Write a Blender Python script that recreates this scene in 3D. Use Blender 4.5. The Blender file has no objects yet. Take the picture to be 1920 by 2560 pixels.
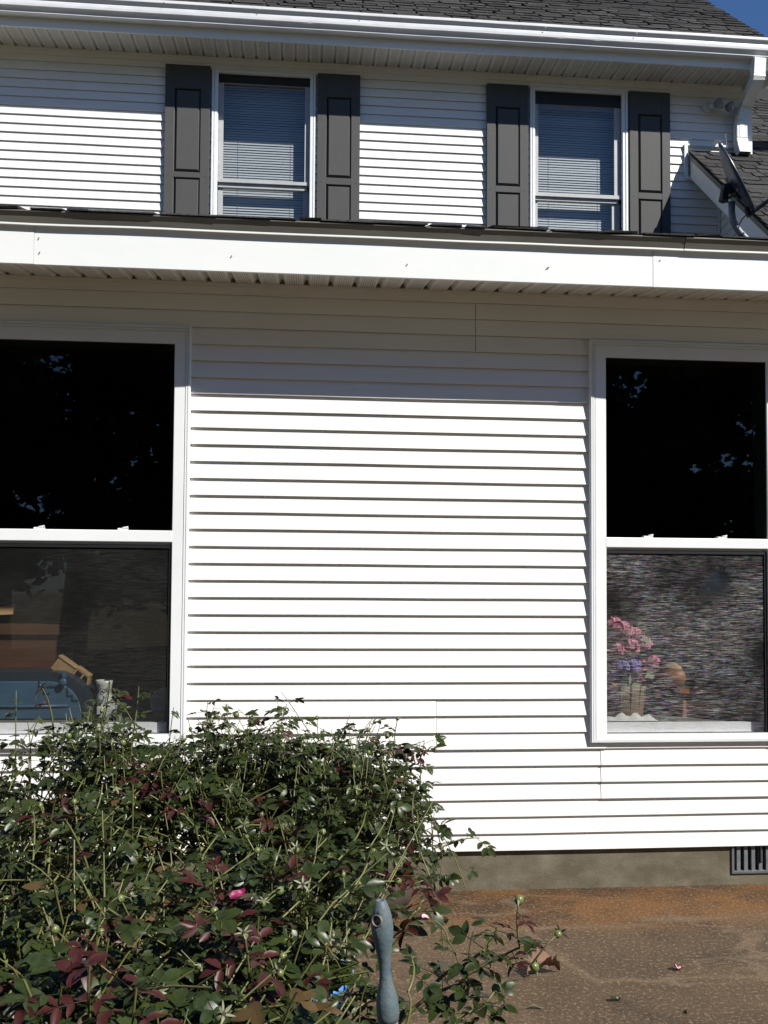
import bpy, math, random
import numpy as np
from mathutils import Vector, Matrix, Quaternion, noise
random.seed(7)
sc = bpy.context.scene
col = sc.collection
H = 1.35                       # camera height over the slab

# ------------------------------------------------------------------ camera
F, CY = 2300.0, 1391.07
YAW, PITCH, ROLL = 0.0875628, 0.0392939, 0.0063336
def cam_axes():
    fwd = Vector((math.sin(YAW)*math.cos(PITCH), math.cos(YAW)*math.cos(PITCH), math.sin(PITCH)))
    right = Vector((math.cos(YAW), -math.sin(YAW), 0)); up = right.cross(fwd)
    r2 = right*math.cos(ROLL)+up*math.sin(ROLL); u2 = -right*math.sin(ROLL)+up*math.cos(ROLL)
    return r2, u2, fwd
AX, AU, AF = cam_axes()
cd = bpy.data.cameras.new('camera'); cam = bpy.data.objects.new('camera', cd); col.objects.link(cam)
cam.matrix_world = Matrix(((AX.x, AU.x, -AF.x, 0), (AX.y, AU.y, -AF.y, 0), (AX.z, AU.z, -AF.z, H), (0, 0, 0, 1)))
cd.sensor_fit = 'VERTICAL'; cd.sensor_height = 36; cd.sensor_width = 27
cd.lens = 36*F/2560; cd.shift_y = (CY-1280)/2560; cd.clip_start = 0.05; cd.clip_end = 2000
sc.camera = cam

# ------------------------------------------------------------------ world, sun, exposure
SUN = Vector((1.0, -1.0, 1.35)).normalized()
w = bpy.data.worlds.new('World'); sc.world = w; w.use_nodes = True
nt = w.node_tree; bg = nt.nodes['Background']
sky = nt.nodes.new('ShaderNodeTexSky'); sky.sky_type = 'NISHITA'; sky.sun_disc = False
sky.sun_elevation = math.asin(SUN.z); sky.sun_rotation = math.radians(135); sky.altitude = 0; sky.air_density = 1.0; sky.dust_density = 0.0; sky.ozone_density = 8.0
tint = nt.nodes.new('ShaderNodeMix'); tint.data_type = 'RGBA'; tint.blend_type = 'MULTIPLY'; tint.inputs[0].default_value = 1; tint.inputs[7].default_value = (.86, .96, 1.08, 1)
nt.links.new(sky.outputs[0], tint.inputs[6]); nt.links.new(tint.outputs[2], bg.inputs[0]); bg.inputs[1].default_value = 0.068
sl = bpy.data.lights.new('sun', 'SUN'); sl.energy = 5.0; sl.angle = math.radians(0.5); sl.color = (1.0, 0.96, 0.9)
so = bpy.data.objects.new('sun', sl); col.objects.link(so); so.location = (5, -5, 9)
so.rotation_euler = (-SUN).to_track_quat('-Z', 'Y').to_euler()
sc.view_settings.view_transform = 'Standard'; sc.view_settings.look = 'None'
sc.view_settings.exposure = 0.55; sc.view_settings.gamma = 1.0

# ------------------------------------------------------------------ helpers
def ray(x, y): return AX*((x-960)/F) - AU*((y-CY)/F) + AF
def P(x, y, Y):                       # pixel -> point on the vertical plane Y
    d = ray(x, y); d = d*(Y/d.y); return Vector((d.x, d.y, d.z+H))
def G(x, y, z=0.0):                   # pixel -> point on the ground
    d = ray(x, y); d = d*((z-H)/d.z); return Vector((d.x, d.y, z))
def proj(p):
    q = Vector((p[0], p[1], p[2]-H)); k = q.dot(AF)
    return (960+F*q.dot(AX)/k, CY-F*q.dot(AU)/k) if k > .05 else (-9999, -9999)

def tag(o, label=None, cat=None, group=None, kind=None):
    if label: o['label'] = label
    if cat: o['category'] = cat
    if group: o['group'] = group
    if kind: o['kind'] = kind
    return o
def empty(name, loc=(0, 0, 0), label=None, cat=None, group=None):
    o = bpy.data.objects.new(name, None); col.objects.link(o); o.location = loc; o.empty_display_size = .05
    return tag(o, label, cat, group)
def link(name, me, parent=None, loc=None, rot=None, scale=None):
    o = bpy.data.objects.new(name, me); col.objects.link(o)
    if parent is not None: o.parent = parent
    if loc is not None: o.location = loc
    if rot is not None: o.rotation_euler = rot
    if scale is not None: o.scale = scale
    return o

class MB:
    def __init__(s): s.v = []; s.f = []
    def add(s, vs, fs):
        n = len(s.v); s.v += [tuple(p) for p in vs]; s.f += [tuple(i+n for i in f) for f in fs]; return s
    def box(s, x0, x1, y0, y1, z0, z1):
        return s.add([(x0,y0,z0),(x1,y0,z0),(x1,y1,z0),(x0,y1,z0),(x0,y0,z1),(x1,y0,z1),(x1,y1,z1),(x0,y1,z1)],
                     [(0,3,2,1),(4,5,6,7),(0,1,5,4),(1,2,6,5),(2,3,7,6),(3,0,4,7)])
    def hexa(s, p):                    # 8 points: bottom loop, top loop
        return s.add(p, [(0,3,2,1),(4,5,6,7),(0,1,5,4),(1,2,6,5),(2,3,7,6),(3,0,4,7)])
    def prism_x(s, prof, x0, x1, close=True):   # prof: (y,z) list extruded along x
        n = len(prof); vs = [(x0, y, z) for y, z in prof]+[(x1, y, z) for y, z in prof]
        fs = [(i, (i+1) % n, n+(i+1) % n, n+i) for i in range(n if close else n-1)]
        if close: fs += [tuple(range(n))[::-1], tuple(range(n, 2*n))]
        return s.add(vs, fs)
    def prism_y(s, prof, y0, y1, dz0=0, dz1=0):   # prof: (x,z) extruded along y
        n = len(prof); vs = [(x, y0, z+dz0) for x, z in prof]+[(x, y1, z+dz1) for x, z in prof]
        fs = [(i, (i+1) % n, n+(i+1) % n, n+i) for i in range(n)]+[tuple(range(n))[::-1], tuple(range(n, 2*n))]
        return s.add(vs, fs)
    def ring(s, x0, x1, z0, z1, prof, k=(1, 1, 1, 1)):   # mitred frame: prof (inset, y); k: left,right,bottom,top factors
        n0 = len(s.v)
        for d, y in prof:
            a, b, c, e = x0+d*k[0], x1-d*k[1], z0+d*k[2], z1-d*k[3]
            s.v += [(a, y, c), (b, y, c), (b, y, e), (a, y, e)]
        for i in range(len(prof)-1):
            for j in range(4):
                a = n0+4*i+j; b = n0+4*i+(j+1) % 4
                s.f.append((a, b, b+4, a+4))
        return s
    def tube(s, pts, rad, n=6, cap=True):
        pts = [Vector(p) for p in pts]
        if not hasattr(rad, '__len__'): rad = [rad]*len(pts)
        base = len(s.v); u = None
        for i, p in enumerate(pts):
            t = (pts[min(i+1, len(pts)-1)]-pts[max(i-1, 0)]).normalized()
            if u is None: u = t.orthogonal().normalized()
            else:
                u = (u-t*u.dot(t)); u = u.normalized() if u.length > 1e-6 else t.orthogonal().normalized()
            v = t.cross(u)
            for k in range(n):
                a = 2*math.pi*k/n; s.v.append(tuple(p+(u*math.cos(a)+v*math.sin(a))*rad[i]))
        for i in range(len(pts)-1):
            for k in range(n):
                a = base+i*n+k; b = base+i*n+(k+1) % n; s.f.append((a, b, b+n, a+n))
        if cap:
            s.f.append(tuple(base+k for k in range(n))[::-1]); s.f.append(tuple(base+(len(pts)-1)*n+k for k in range(n)))
        return s
    def lathe(s, prof, c=(0, 0, 0), n=16, ax=None, cap=True):    # prof (r,h) about axis
        c = Vector(c); az = Vector(ax).normalized() if ax is not None else Vector((0, 0, 1))
        u = az.orthogonal().normalized(); v = az.cross(u); b = len(s.v)
        for r, h in prof:
            for k in range(n):
                a = 2*math.pi*k/n; s.v.append(tuple(c+az*h+(u*math.cos(a)+v*math.sin(a))*r))
        for i in range(len(prof)-1):
            for k in range(n):
                a = b+i*n+k; d = b+i*n+(k+1) % n; s.f.append((a, d, d+n, a+n))
        if cap: s.f.append(tuple(b+k for k in range(n))[::-1]); s.f.append(tuple(b+(len(prof)-1)*n+k for k in range(n)))
        return s
    def mesh(s, name, mat, smooth=False):
        me = bpy.data.meshes.new(name); me.from_pydata(s.v, [], s.f); me.update()
        if mat: me.materials.append(mat)
        if smooth: me.polygons.foreach_set('use_smooth', [True]*len(me.polygons))
        return me
    def build(s, name, mat, parent=None, smooth=False, **kw):
        return link(name, s.mesh(name, mat, smooth), parent, **kw)

def bevel(o, wd=.002, seg=2):
    m = o.modifiers.new('bevel', 'BEVEL'); m.width = wd; m.segments = seg; m.limit_method = 'ANGLE'; return o

# ------------------------------------------------------------------ materials
def newmat(name):
    m = bpy.data.materials.new(name); m.use_nodes = True; t = m.node_tree
    return m, t, t.nodes['Principled BSDF']
def mixc(t, fac, a, b):
    n = t.nodes.new('ShaderNodeMix'); n.data_type = 'RGBA'
    if isinstance(fac, (int, float)): n.inputs[0].default_value = fac
    else: t.links.new(fac, n.inputs[0])
    for s, v in ((n.inputs[6], a), (n.inputs[7], b)):
        if isinstance(v, (tuple, list)): s.default_value = (*v[:3], 1)
        else: t.links.new(v, s)
    return n.outputs[2]
def noise_n(t, scale, detail=4, rough=.55, coord='Object', stretch=None):
    c = t.nodes.new('ShaderNodeTexCoord'); n = t.nodes.new('ShaderNodeTexNoise')
    n.inputs['Scale'].default_value = scale; n.inputs['Detail'].default_value = detail; n.inputs['Roughness'].default_value = rough
    if stretch:
        mp = t.nodes.new('ShaderNodeMapping'); mp.inputs['Scale'].default_value = stretch
        t.links.new(c.outputs[coord], mp.inputs[0]); t.links.new(mp.outputs[0], n.inputs['Vector'])
    else: t.links.new(c.outputs[coord], n.inputs['Vector'])
    return n
def ramp(t, src, a, b):
    r = t.nodes.new('ShaderNodeMapRange'); r.inputs[1].default_value = a; r.inputs[2].default_value = b
    t.links.new(src, r.inputs[0]); return r.outputs[0]
def M(name, c, c2=None, rough=.5, scale=12, lo=.35, hi=.65, bump=0, bscale=60, spec=.5, metal=0, rnd=0, stretch=None, coat=0):
    m, t, b = newmat(name); b.inputs['Roughness'].default_value = rough; b.inputs['Specular IOR Level'].default_value = spec; b.inputs['Metallic'].default_value = metal
    out = None
    if c2:
        n = noise_n(t, scale, 9, .66, stretch=stretch); out = mixc(t, ramp(t, n.outputs[0], lo, hi), c, c2)
    else: b.inputs['Base Color'].default_value = (*c, 1)
    if rnd:
        oi = t.nodes.new('ShaderNodeObjectInfo'); h = t.nodes.new('ShaderNodeHueSaturation')
        mr = t.nodes.new('ShaderNodeMapRange'); mr.inputs[3].default_value = 1-rnd; mr.inputs[4].default_value = 1+rnd
        t.links.new(oi.outputs['Random'], mr.inputs[0]); t.links.new(mr.outputs[0], h.inputs['Value'])
        if out: t.links.new(out, h.inputs['Color'])
        else: h.inputs['Color'].default_value = (*c, 1)
        out = h.outputs[0]
    if out: t.links.new(out, b.inputs['Base Color'])
    if bump:
        n2 = noise_n(t, bscale, 5, stretch=stretch); bp = t.nodes.new('ShaderNodeBump'); bp.inputs['Strength'].default_value = bump; bp.inputs['Distance'].default_value = .004
        t.links.new(n2.outputs[0], bp.inputs['Height']); t.links.new(bp.outputs[0], b.inputs['Normal'])
    if coat: b.inputs['Coat Weight'].default_value = coat; b.inputs['Coat Roughness'].default_value = .15
    return m

m_vinyl = M('white_vinyl', (.80, .79, .76), (.75, .74, .71), rough=.42, scale=1.3, bump=.12, bscale=5, stretch=(1, 1, 3))
m_trim = M('white_trim', (.78, .80, .80), (.73, .75, .75), rough=.38, scale=3, bump=.05, bscale=9)
m_coil = M('white_coil_metal', (.78, .80, .79), (.74, .77, .76), rough=.4, scale=2.5, bump=.25, bscale=3.5, stretch=(1, 1, 2))
m_gutter = M('gutter_enamel', (.74, .75, .76), (.62, .63, .64), rough=.3, scale=4, bump=.2, bscale=4, stretch=(1, 4, 4))
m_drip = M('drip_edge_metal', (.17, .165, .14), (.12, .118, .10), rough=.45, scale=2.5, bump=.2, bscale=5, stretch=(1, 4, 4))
m_shutter = M('charcoal_shutter', (.082, .082, .080), (.072, .072, .070), rough=.55, scale=30, bump=.12, bscale=140, stretch=(3, 3, .4), spec=.2)
m_black = M('black_frame', (.012, .012, .012), rough=.45)
m_dark = M('dark_gap', (.02, .018, .015), rough=.9)
m_sash = M('grey_sash', (.45, .46, .46), (.38, .39, .39), rough=.5, scale=8)
m_shingle = M('asphalt_shingle', (.024, .023, .023), (.062, .060, .057), rough=.95, scale=90, bump=.7, bscale=240, rnd=.32, spec=.15)
m_deck = M('roof_deck', (.012, .012, .012), (.02, .019, .018), rough=.95, scale=60)
m_concrete = M('foundation_concrete', (.105, .090, .060), (.19, .17, .125), rough=.9, scale=6, lo=.42, hi=.74, bump=.45, bscale=150, stretch=(1, 1, 1.6), spec=.2)
m_vent = M('grey_vent_metal', (.16, .17, .18), (.11, .12, .13), rough=.5, scale=20)
m_dish = M('slate_blue_dish', (.045, .065, .10), (.035, .052, .085), rough=.32, scale=10)
m_dish2 = M('dark_dish_bracket', (.016, .02, .034), rough=.45)
m_mast = M('grey_mast_metal', (.22, .24, .26), (.16, .17, .19), rough=.4, scale=30, metal=.3)
m_cable = M('black_cable', (.012, .012, .012), rough=.5)
m_lampw = M('white_lamp_plastic', (.6, .6, .57), rough=.4)
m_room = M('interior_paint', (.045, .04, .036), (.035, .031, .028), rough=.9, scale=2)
m_brownwood = M('brown_furniture_wood', (.085, .038, .02), (.06, .026, .014), rough=.45, scale=6, stretch=(1, 1, 9))
m_tanwood = M('tan_wood', (.50, .31, .15), (.40, .24, .11), rough=.55, scale=14, stretch=(1, 1, 6))
m_bluepaint = M('blue_enamel', (.065, .135, .205), (.055, .115, .18), rough=.35, scale=9)
m_bluedark = M('dark_blue_enamel', (.022, .034, .05), rough=.4)
m_ceramic = M('grey_white_ceramic', (.62, .62, .58), (.55, .55, .51), rough=.3, scale=12)
m_ink = M('black_scroll_paint', (.015, .015, .015), rough=.5)
m_innersill = M('grey_inner_sill', (.20, .19, .17), (.15, .14, .12), rough=.6, scale=9)  # sill in a darker grey than the trim
m_blind = M('white_blind_slat', (.70, .71, .71), rough=.45)

def soffit_mat():
    m, t, b = newmat('vented_soffit_vinyl'); b.inputs['Roughness'].default_value = .5
    tc = t.nodes.new('ShaderNodeTexCoord'); mp = t.nodes.new('ShaderNodeMapping'); t.links.new(tc.outputs['Object'], mp.inputs[0])
    mp.inputs['Scale'].default_value = (100, 100, 0)
    v = t.nodes.new('ShaderNodeTexVoronoi'); v.inputs['Randomness'].default_value = 0.0; v.inputs['Scale'].default_value = 1.0
    t.links.new(mp.outputs[0], v.inputs['Vector'])
    sx = t.nodes.new('ShaderNodeSeparateXYZ'); t.links.new(tc.outputs['Object'], sx.inputs[0])
    a = t.nodes.new('ShaderNodeMath'); a.operation = 'ABSOLUTE'; t.links.new(sx.outputs[0], a.inputs[0])
    l = t.nodes.new('ShaderNodeMath'); l.operation = 'LESS_THAN'; t.links.new(a.outputs[0], l.inputs[0]); l.inputs[1].default_value = .0305
    d = t.nodes.new('ShaderNodeMath'); d.operation = 'LESS_THAN'; t.links.new(v.outputs['Distance'], d.inputs[0]); d.inputs[1].default_value = .27
    k = t.nodes.new('ShaderNodeMath'); k.operation = 'MULTIPLY'; t.links.new(l.outputs[0], k.inputs[0]); t.links.new(d.outputs[0], k.inputs[1])
    n = noise_n(t, 5); base = mixc(t, n.outputs[0], (.72, .71, .66), (.6, .59, .54))
    t.links.new(mixc(t, k.outputs[0], base, (.06, .055, .05)), b.inputs['Base Color'])
    return m
m_soffit = soffit_mat()

def glass_mat(name, tint=(.9, .93, .93), ior=1.5, wob=0.02):
    m = bpy.data.materials.new(name); m.use_nodes = True; t = m.node_tree; t.nodes.remove(t.nodes['Principled BSDF'])
    o = t.nodes['Material Output']; tr = t.nodes.new('ShaderNodeBsdfTransparent'); tr.inputs[0].default_value = (*tint, 1)
    g = t.nodes.new('ShaderNodeBsdfGlossy'); g.inputs['Roughness'].default_value = .005
    lw_ = t.nodes.new('ShaderNodeLayerWeight'); lw_.inputs[0].default_value = .5; mx = t.nodes.new('ShaderNodeMixShader')
    pw = t.nodes.new('ShaderNodeMath'); pw.operation = 'POWER'; t.links.new(lw_.outputs['Facing'], pw.inputs[0]); pw.inputs[1].default_value = 5     # Schlick, same from both sides of the pane
    f = t.nodes.new('ShaderNodeMath'); f.operation = 'MULTIPLY_ADD'; t.links.new(pw.outputs[0], f.inputs[0]); f.inputs[1].default_value = .9; f.inputs[2].default_value = 2*((ior-1)/(ior+1))**2
    n = noise_n(t, 2.2, 2); bp = t.nodes.new('ShaderNodeBump'); bp.inputs['Strength'].default_value = wob; bp.inputs['Distance'].default_value = .02
    t.links.new(n.outputs[0], bp.inputs['Height']); t.links.new(bp.outputs[0], g.inputs['Normal'])
    t.links.new(f.outputs[0], mx.inputs[0]); t.links.new(tr.outputs[0], mx.inputs[1]); t.links.new(g.outputs[0], mx.inputs[2]); t.links.new(mx.outputs[0], o.inputs[0])
    return m
m_glass = glass_mat('window_glass')
m_glass2 = glass_mat('storm_window_glass', (.66, .69, .70), 1.5)
m_bulb = M('frosted_flood_bulb', (.42, .43, .41), (.30, .31, .30), rough=.12, scale=25, spec=.8)
m_bulb.node_tree.nodes['Principled BSDF'].inputs['Transmission Weight'].default_value = .45

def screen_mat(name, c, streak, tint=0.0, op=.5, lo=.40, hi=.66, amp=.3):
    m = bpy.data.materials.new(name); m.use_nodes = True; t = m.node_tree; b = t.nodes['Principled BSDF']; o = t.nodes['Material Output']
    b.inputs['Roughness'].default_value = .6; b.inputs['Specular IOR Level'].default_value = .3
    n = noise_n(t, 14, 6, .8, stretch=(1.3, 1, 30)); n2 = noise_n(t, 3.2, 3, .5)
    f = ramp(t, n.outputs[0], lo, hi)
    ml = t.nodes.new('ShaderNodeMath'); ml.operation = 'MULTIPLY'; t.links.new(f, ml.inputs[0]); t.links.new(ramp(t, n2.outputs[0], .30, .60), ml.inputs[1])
    base = mixc(t, ml.outputs[0], c, streak)  # moire shimmer of the mesh put into the colour as streaks
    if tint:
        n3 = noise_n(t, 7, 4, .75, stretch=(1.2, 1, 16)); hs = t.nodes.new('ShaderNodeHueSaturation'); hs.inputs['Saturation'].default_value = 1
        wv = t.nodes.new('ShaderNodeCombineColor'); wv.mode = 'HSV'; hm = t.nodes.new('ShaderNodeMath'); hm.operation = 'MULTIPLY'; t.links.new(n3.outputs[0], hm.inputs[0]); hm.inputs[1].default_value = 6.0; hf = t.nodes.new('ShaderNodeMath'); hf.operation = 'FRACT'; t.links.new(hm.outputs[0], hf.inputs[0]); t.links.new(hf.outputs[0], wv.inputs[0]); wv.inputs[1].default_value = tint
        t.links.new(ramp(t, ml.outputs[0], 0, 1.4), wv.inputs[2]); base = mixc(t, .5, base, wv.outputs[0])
    t.links.new(base, b.inputs['Base Color'])
    tr = t.nodes.new('ShaderNodeBsdfTransparent'); mx = t.nodes.new('ShaderNodeMixShader')
    ad = t.nodes.new('ShaderNodeMath'); ad.operation = 'MULTIPLY_ADD'; t.links.new(ml.outputs[0], ad.inputs[0]); ad.inputs[1].default_value = amp; ad.inputs[2].default_value = op; ad.use_clamp = True
    t.links.new(ad.outputs[0], mx.inputs[0]); t.links.new(tr.outputs[0], mx.inputs[1]); t.links.new(b.outputs[0], mx.inputs[2]); t.links.new(mx.outputs[0], o.inputs[0])
    return m
m_screen_l = screen_mat('fine_insect_screen', (.020, .020, .019), (.05, .05, .048), 0, .24)
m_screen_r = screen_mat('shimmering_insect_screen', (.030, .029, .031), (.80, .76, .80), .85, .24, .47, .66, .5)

def slab_mat():
    m, t, b = newmat('stained_brown_slab'); b.inputs['Specular IOR Level'].default_value = .3
    g = t.nodes.new('ShaderNodeNewGeometry'); sp = t.nodes.new('ShaderNodeSeparateXYZ'); t.links.new(g.outputs['Position'], sp.inputs[0])
    n1 = noise_n(t, 2.2, 6, .6); n2 = noise_n(t, 70, 4, .7); n3 = noise_n(t, 1.1, 5, .6)
    c = mixc(t, ramp(t, n1.outputs[0], .35, .65), (.094, .059, .031), (.060, .039, .022))
    # rust-brown band along the wall, edge wandering with noise
    ad = t.nodes.new('ShaderNodeMath'); ad.operation = 'MULTIPLY_ADD'; t.links.new(n3.outputs[0], ad.inputs[0]); ad.inputs[1].default_value = .8; t.links.new(sp.outputs[1], ad.inputs[2])
    c = mixc(t, ramp(t, ad.outputs[0], 4.0, 4.22), c, mixc(t, ramp(t, n1.outputs[0], .42, .6), (.135, .062, .018), (.050, .028, .013)))
    # sandy wandering marks and darker damp blotches
    n5 = noise_n(t, 1.3, 3, .5, stretch=(1, 1.6, 1)); sb = t.nodes.new('ShaderNodeMath'); sb.operation = 'SUBTRACT'; t.links.new(n5.outputs[0], sb.inputs[0]); sb.inputs[1].default_value = .52
    ab = t.nodes.new('ShaderNodeMath'); ab.operation = 'ABSOLUTE'; t.links.new(sb.outputs[0], ab.inputs[0])
    ek = t.nodes.new('ShaderNodeMath'); ek.operation = 'MULTIPLY'; t.links.new(ramp(t, ab.outputs[0], .022, .0), ek.inputs[0]); t.links.new(ramp(t, n1.outputs[0], .40, .7), ek.inputs[1])
    c = mixc(t, ek.outputs[0], c, (.17, .12, .075))
    n6 = noise_n(t, 3.1, 6, .65, stretch=(1, 1.4, 1)); c = mixc(t, ramp(t, n6.outputs[0], .56, .72), c, (.026, .019, .014))
    def seam(c, p0, p1, wd):                      # sandy wandering joint between two points of the slab
        p0, p1 = Vector((p0[0], p0[1])), Vector((p1[0], p1[1])); L_ = (p1-p0).length; d = (p1-p0)/L_
        def dot(a, b, k):
            m1 = t.nodes.new('ShaderNodeMath'); m1.operation = 'MULTIPLY'; t.links.new(sp.outputs[0], m1.inputs[0]); m1.inputs[1].default_value = a
            m2 = t.nodes.new('ShaderNodeMath'); m2.operation = 'MULTIPLY_ADD'; t.links.new(sp.outputs[1], m2.inputs[0]); m2.inputs[1].default_value = b; t.links.new(m1.outputs[0], m2.inputs[2])
            m3 = t.nodes.new('ShaderNodeMath'); m3.operation = 'ADD'; t.links.new(m2.outputs[0], m3.inputs[0]); m3.inputs[1].default_value = k; return m3.outputs[0]
        al = dot(d.x, d.y, -(p0.x*d.x+p0.y*d.y)-L_/2); ac = dot(-d.y, d.x, p0.x*d.y-p0.y*d.x)
        wb = t.nodes.new('ShaderNodeMath'); wb.operation = 'MULTIPLY_ADD'; t.links.new(n6_.outputs[0], wb.inputs[0]); wb.inputs[1].default_value = .12; wb.inputs[2].default_value = -.06
        a2 = t.nodes.new('ShaderNodeMath'); a2.operation = 'ADD'; t.links.new(ac, a2.inputs[0]); t.links.new(wb.outputs[0], a2.inputs[1])
        ms = []
        for src, lo_, hi_ in ((a2.outputs[0], wd, wd*.25), (al, L_/2+.04, L_/2-.04)):
            ab_ = t.nodes.new('ShaderNodeMath'); ab_.operation = 'ABSOLUTE'; t.links.new(src, ab_.inputs[0]); ms.append(ramp(t, ab_.outputs[0], lo_, hi_))
        mm = t.nodes.new('ShaderNodeMath'); mm.operation = 'MULTIPLY'; t.links.new(ms[0], mm.inputs[0]); t.links.new(ms[1], mm.inputs[1])
        mk = t.nodes.new('ShaderNodeMath'); mk.operation = 'MULTIPLY'; t.links.new(mm.outputs[0], mk.inputs[0]); t.links.new(ramp(t, n1.outputs[0], .25, .62), mk.inputs[1])
        return mixc(t, mk.outputs[0], c, (.135, .092, .053))
    n6_ = noise_n(t, 4.5, 4, .6)
    for p0, p1, wd in ((G(1050, 2325), G(1640, 2315), .035), (G(1600, 2300), G(1990, 2285), .05), (G(1310, 2322), G(1425, 2412), .03), (G(1420, 2408), G(1500, 2452), .028), (G(1495, 2450), G(1990, 2440), .026), (G(1840, 2375), G(1900, 2340), .03)):
        c = seam(c, p0, p1, wd)
    c = mixc(t, ramp(t, n2.outputs[0], .53, .70), c, (.25, .18, .115))
    t.links.new(c, b.inputs['Base Color'])
    b.inputs['Roughness'].default_value = .75
    bp = t.nodes.new('ShaderNodeBump'); bp.inputs['Strength'].default_value = .9; bp.inputs['Distance'].default_value = .007
    n4 = noise_n(t, 110, 6, .7); t.links.new(n4.outputs[0], bp.inputs['Height']); t.links.new(bp.outputs[0], b.inputs['Normal'])
    return m
m_slab = slab_mat()
m_ground = M('dry_lawn', (.19, .165, .085), (.23, .185, .10), rough=1, scale=3, bump=.5, bscale=30, spec=.1)

# ------------------------------------------------------------------ planes of the house
W, U = 4.179, 7.7012
YF = W-.334                    # lower fascia
YG = U-.334                    # upper fascia
C = .0762                      # siding course
Z0 = .8879+H                   # course line 0, lower wall
Z1 = 3.9337+H                  # course line 0, upper wall
XL, XR = -3.6, 4.6

g = MB().add([(-400, -400, -.02), (400, -400, -.02), (400, 400, -.02), (-400, 400, -.02)], [(0, 1, 2, 3)]).build('ground', m_ground); tag(g, kind='structure')
s = MB().box(-6, 7, -1.5, W+.02, -.15, 0).build('patio_slab', m_slab); tag(s, kind='structure')

house = empty('house', (0, W, 0), 'white vinyl sided two storey house with charcoal shutters and grey shingle roof', 'house')
def part(name, me_or_mb, mat=None, parent=None, smooth=False):
    p = parent or house
    me = me_or_mb.mesh(name, mat, smooth) if isinstance(me_or_mb, MB) else me_or_mb
    o = link(name, me, p)
    base = Vector((0, W, 0))          # house empty sits at (0,W,0); everything is written in world coordinates
    if p is house: o.location = -base
    return o

# ---- lower wall
zb_l = Z0-27*C; zt_l = 1.397+H
def rect_px(x0, x1, y0, y1, Y):
    a = P(x0, (y0+y1)/2, Y); b = P(x1, (y0+y1)/2, Y)
    return a.x, b.x, P((x0+x1)/2, y1, Y).z, P((x0+x1)/2, y0, Y).z
# right window: outer casing / opening
RX0 = P(1471, 1350, W).x; RZ1 = P(1472, 852, W).z; RZ0 = P(1472, 1854, W).z
ROX0 = P(1511, 1350, W).x; ROX1 = P(1912, 1350, W).x; ROZ1 = P(1512, 897, W).z; ROZ0 = P(1512, 1838, W).z
RX1 = ROX1+(ROX0-RX0)
# left window
LX1 = P(473, 1350, W).x; LZ1 = P(472, 819, W).z; LZ0 = P(40, 1869, W).z
LOX1 = P(432, 1350, W).x; LOX0 = P(-30, 1350, W).x; LOZ1 = P(430, 863, W).z; LOZ0 = P(40, 1841, W).z
LX0 = LOX0-(LX1-LOX1)
opens_l = [(LOX0, LOX1, LOZ0, LOZ1), (ROX0, ROX1, ROZ0, ROZ1)]

def wall_core(name, x0, x1, z0, z1, y0, y1, ops, mat):
    mb = MB(); xs = x0
    for a, b, c, d in ops:
        mb.box(xs, a, y0, y1, z0, z1); mb.box(a, b, y0, y1, z0, c); mb.box(a, b, y0, y1, d, z1); xs = b
    mb.box(xs, x1, y0, y1, z0, z1)
    return part(name, mb, mat)
lw = wall_core('lower_wall', XL, XR, zb_l+.004, zt_l+.12, W+.002, W+.10, opens_l, m_vinyl)
def course_pieces(parent, x0, x1, zb, ztop, Yw, ops, seams, c=C):
    cuts = []
    zt = min(zb+c, ztop)
    segs = [(x0, x1, zb, zt)]
    for a, b, lo, hi in ops:
        ns = []
        for s0, s1, q0, q1 in segs:
            if s1 <= a or s0 >= b or q1 <= lo or q0 >= hi: ns.append((s0, s1, q0, q1)); continue
            if s0 < a: ns.append((s0, a, q0, q1))
            if s1 > b: ns.append((b, s1, q0, q1))
            if q0 < lo-.003: ns.append((max(a, s0), min(b, s1), q0, lo))
            if q1 > hi+.003: ns.append((max(a, s0), min(b, s1), hi, q1))
        segs = ns
    for sx in seams:
        ns = []
        for s0, s1, q0, q1 in segs:
            if s0+.02 < sx < s1-.02: ns += [(s0, sx-.0012, q0, q1), (sx+.0012, s1, q0, q1)]
            else: ns.append((s0, s1, q0, q1))
        segs = ns
    for i, (s0, s1, q0, q1) in enumerate(sorted(segs)):
        off = .0022 if (i % 2 and seams) else 0.0
        t = .0145
        yf = lambda z: Yw-.0025-off-(t-.0025)*(1-(z-zb)/c)
        nx = max(1, int((s1-s0)/.35)); mb = MB()
        jit = [random.uniform(-.0011, .0011) for _ in range(nx+1)]
        cols = []
        for j in range(nx+1):
            x = s0+(s1-s0)*j/nx; dz = jit[j] if 0 < j < nx else 0
            zlo = q0+dz
            cols.append([(x, Yw+.001, zlo+.003), (x, yf(q0)+.0022, zlo), (x, yf(q0), zlo+.0025), (x, yf(q1), q1), (x, Yw+.001, q1)])
        for j in range(nx):
            a, b = cols[j], cols[j+1]
            for k in range(4): mb.add([a[k], b[k], b[k+1], a[k+1]], [(0, 1, 2, 3)])
        mb.add(cols[0], [(0, 1, 2, 3, 4)]); mb.add(cols[-1], [(4, 3, 2, 1, 0)])
        o = link('siding_course', mb.mesh('siding_course', m_vinyl), parent)
seam_px = [(1188, 762, 885), (1091, 1748, 1868), (1500, 1872, 1996)]
for k in range(-7, 27):
    zb = Z0-(k+1)*C; zm = zb+C/2
    sm = [P(x, (a+b)/2, W).x for x, a, b in seam_px if P(x, b, W).z < zm < P(x, a, W).z]
    course_pieces(lw, XL, XR, zb, zt_l-.045, W, opens_l, sm)
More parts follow.
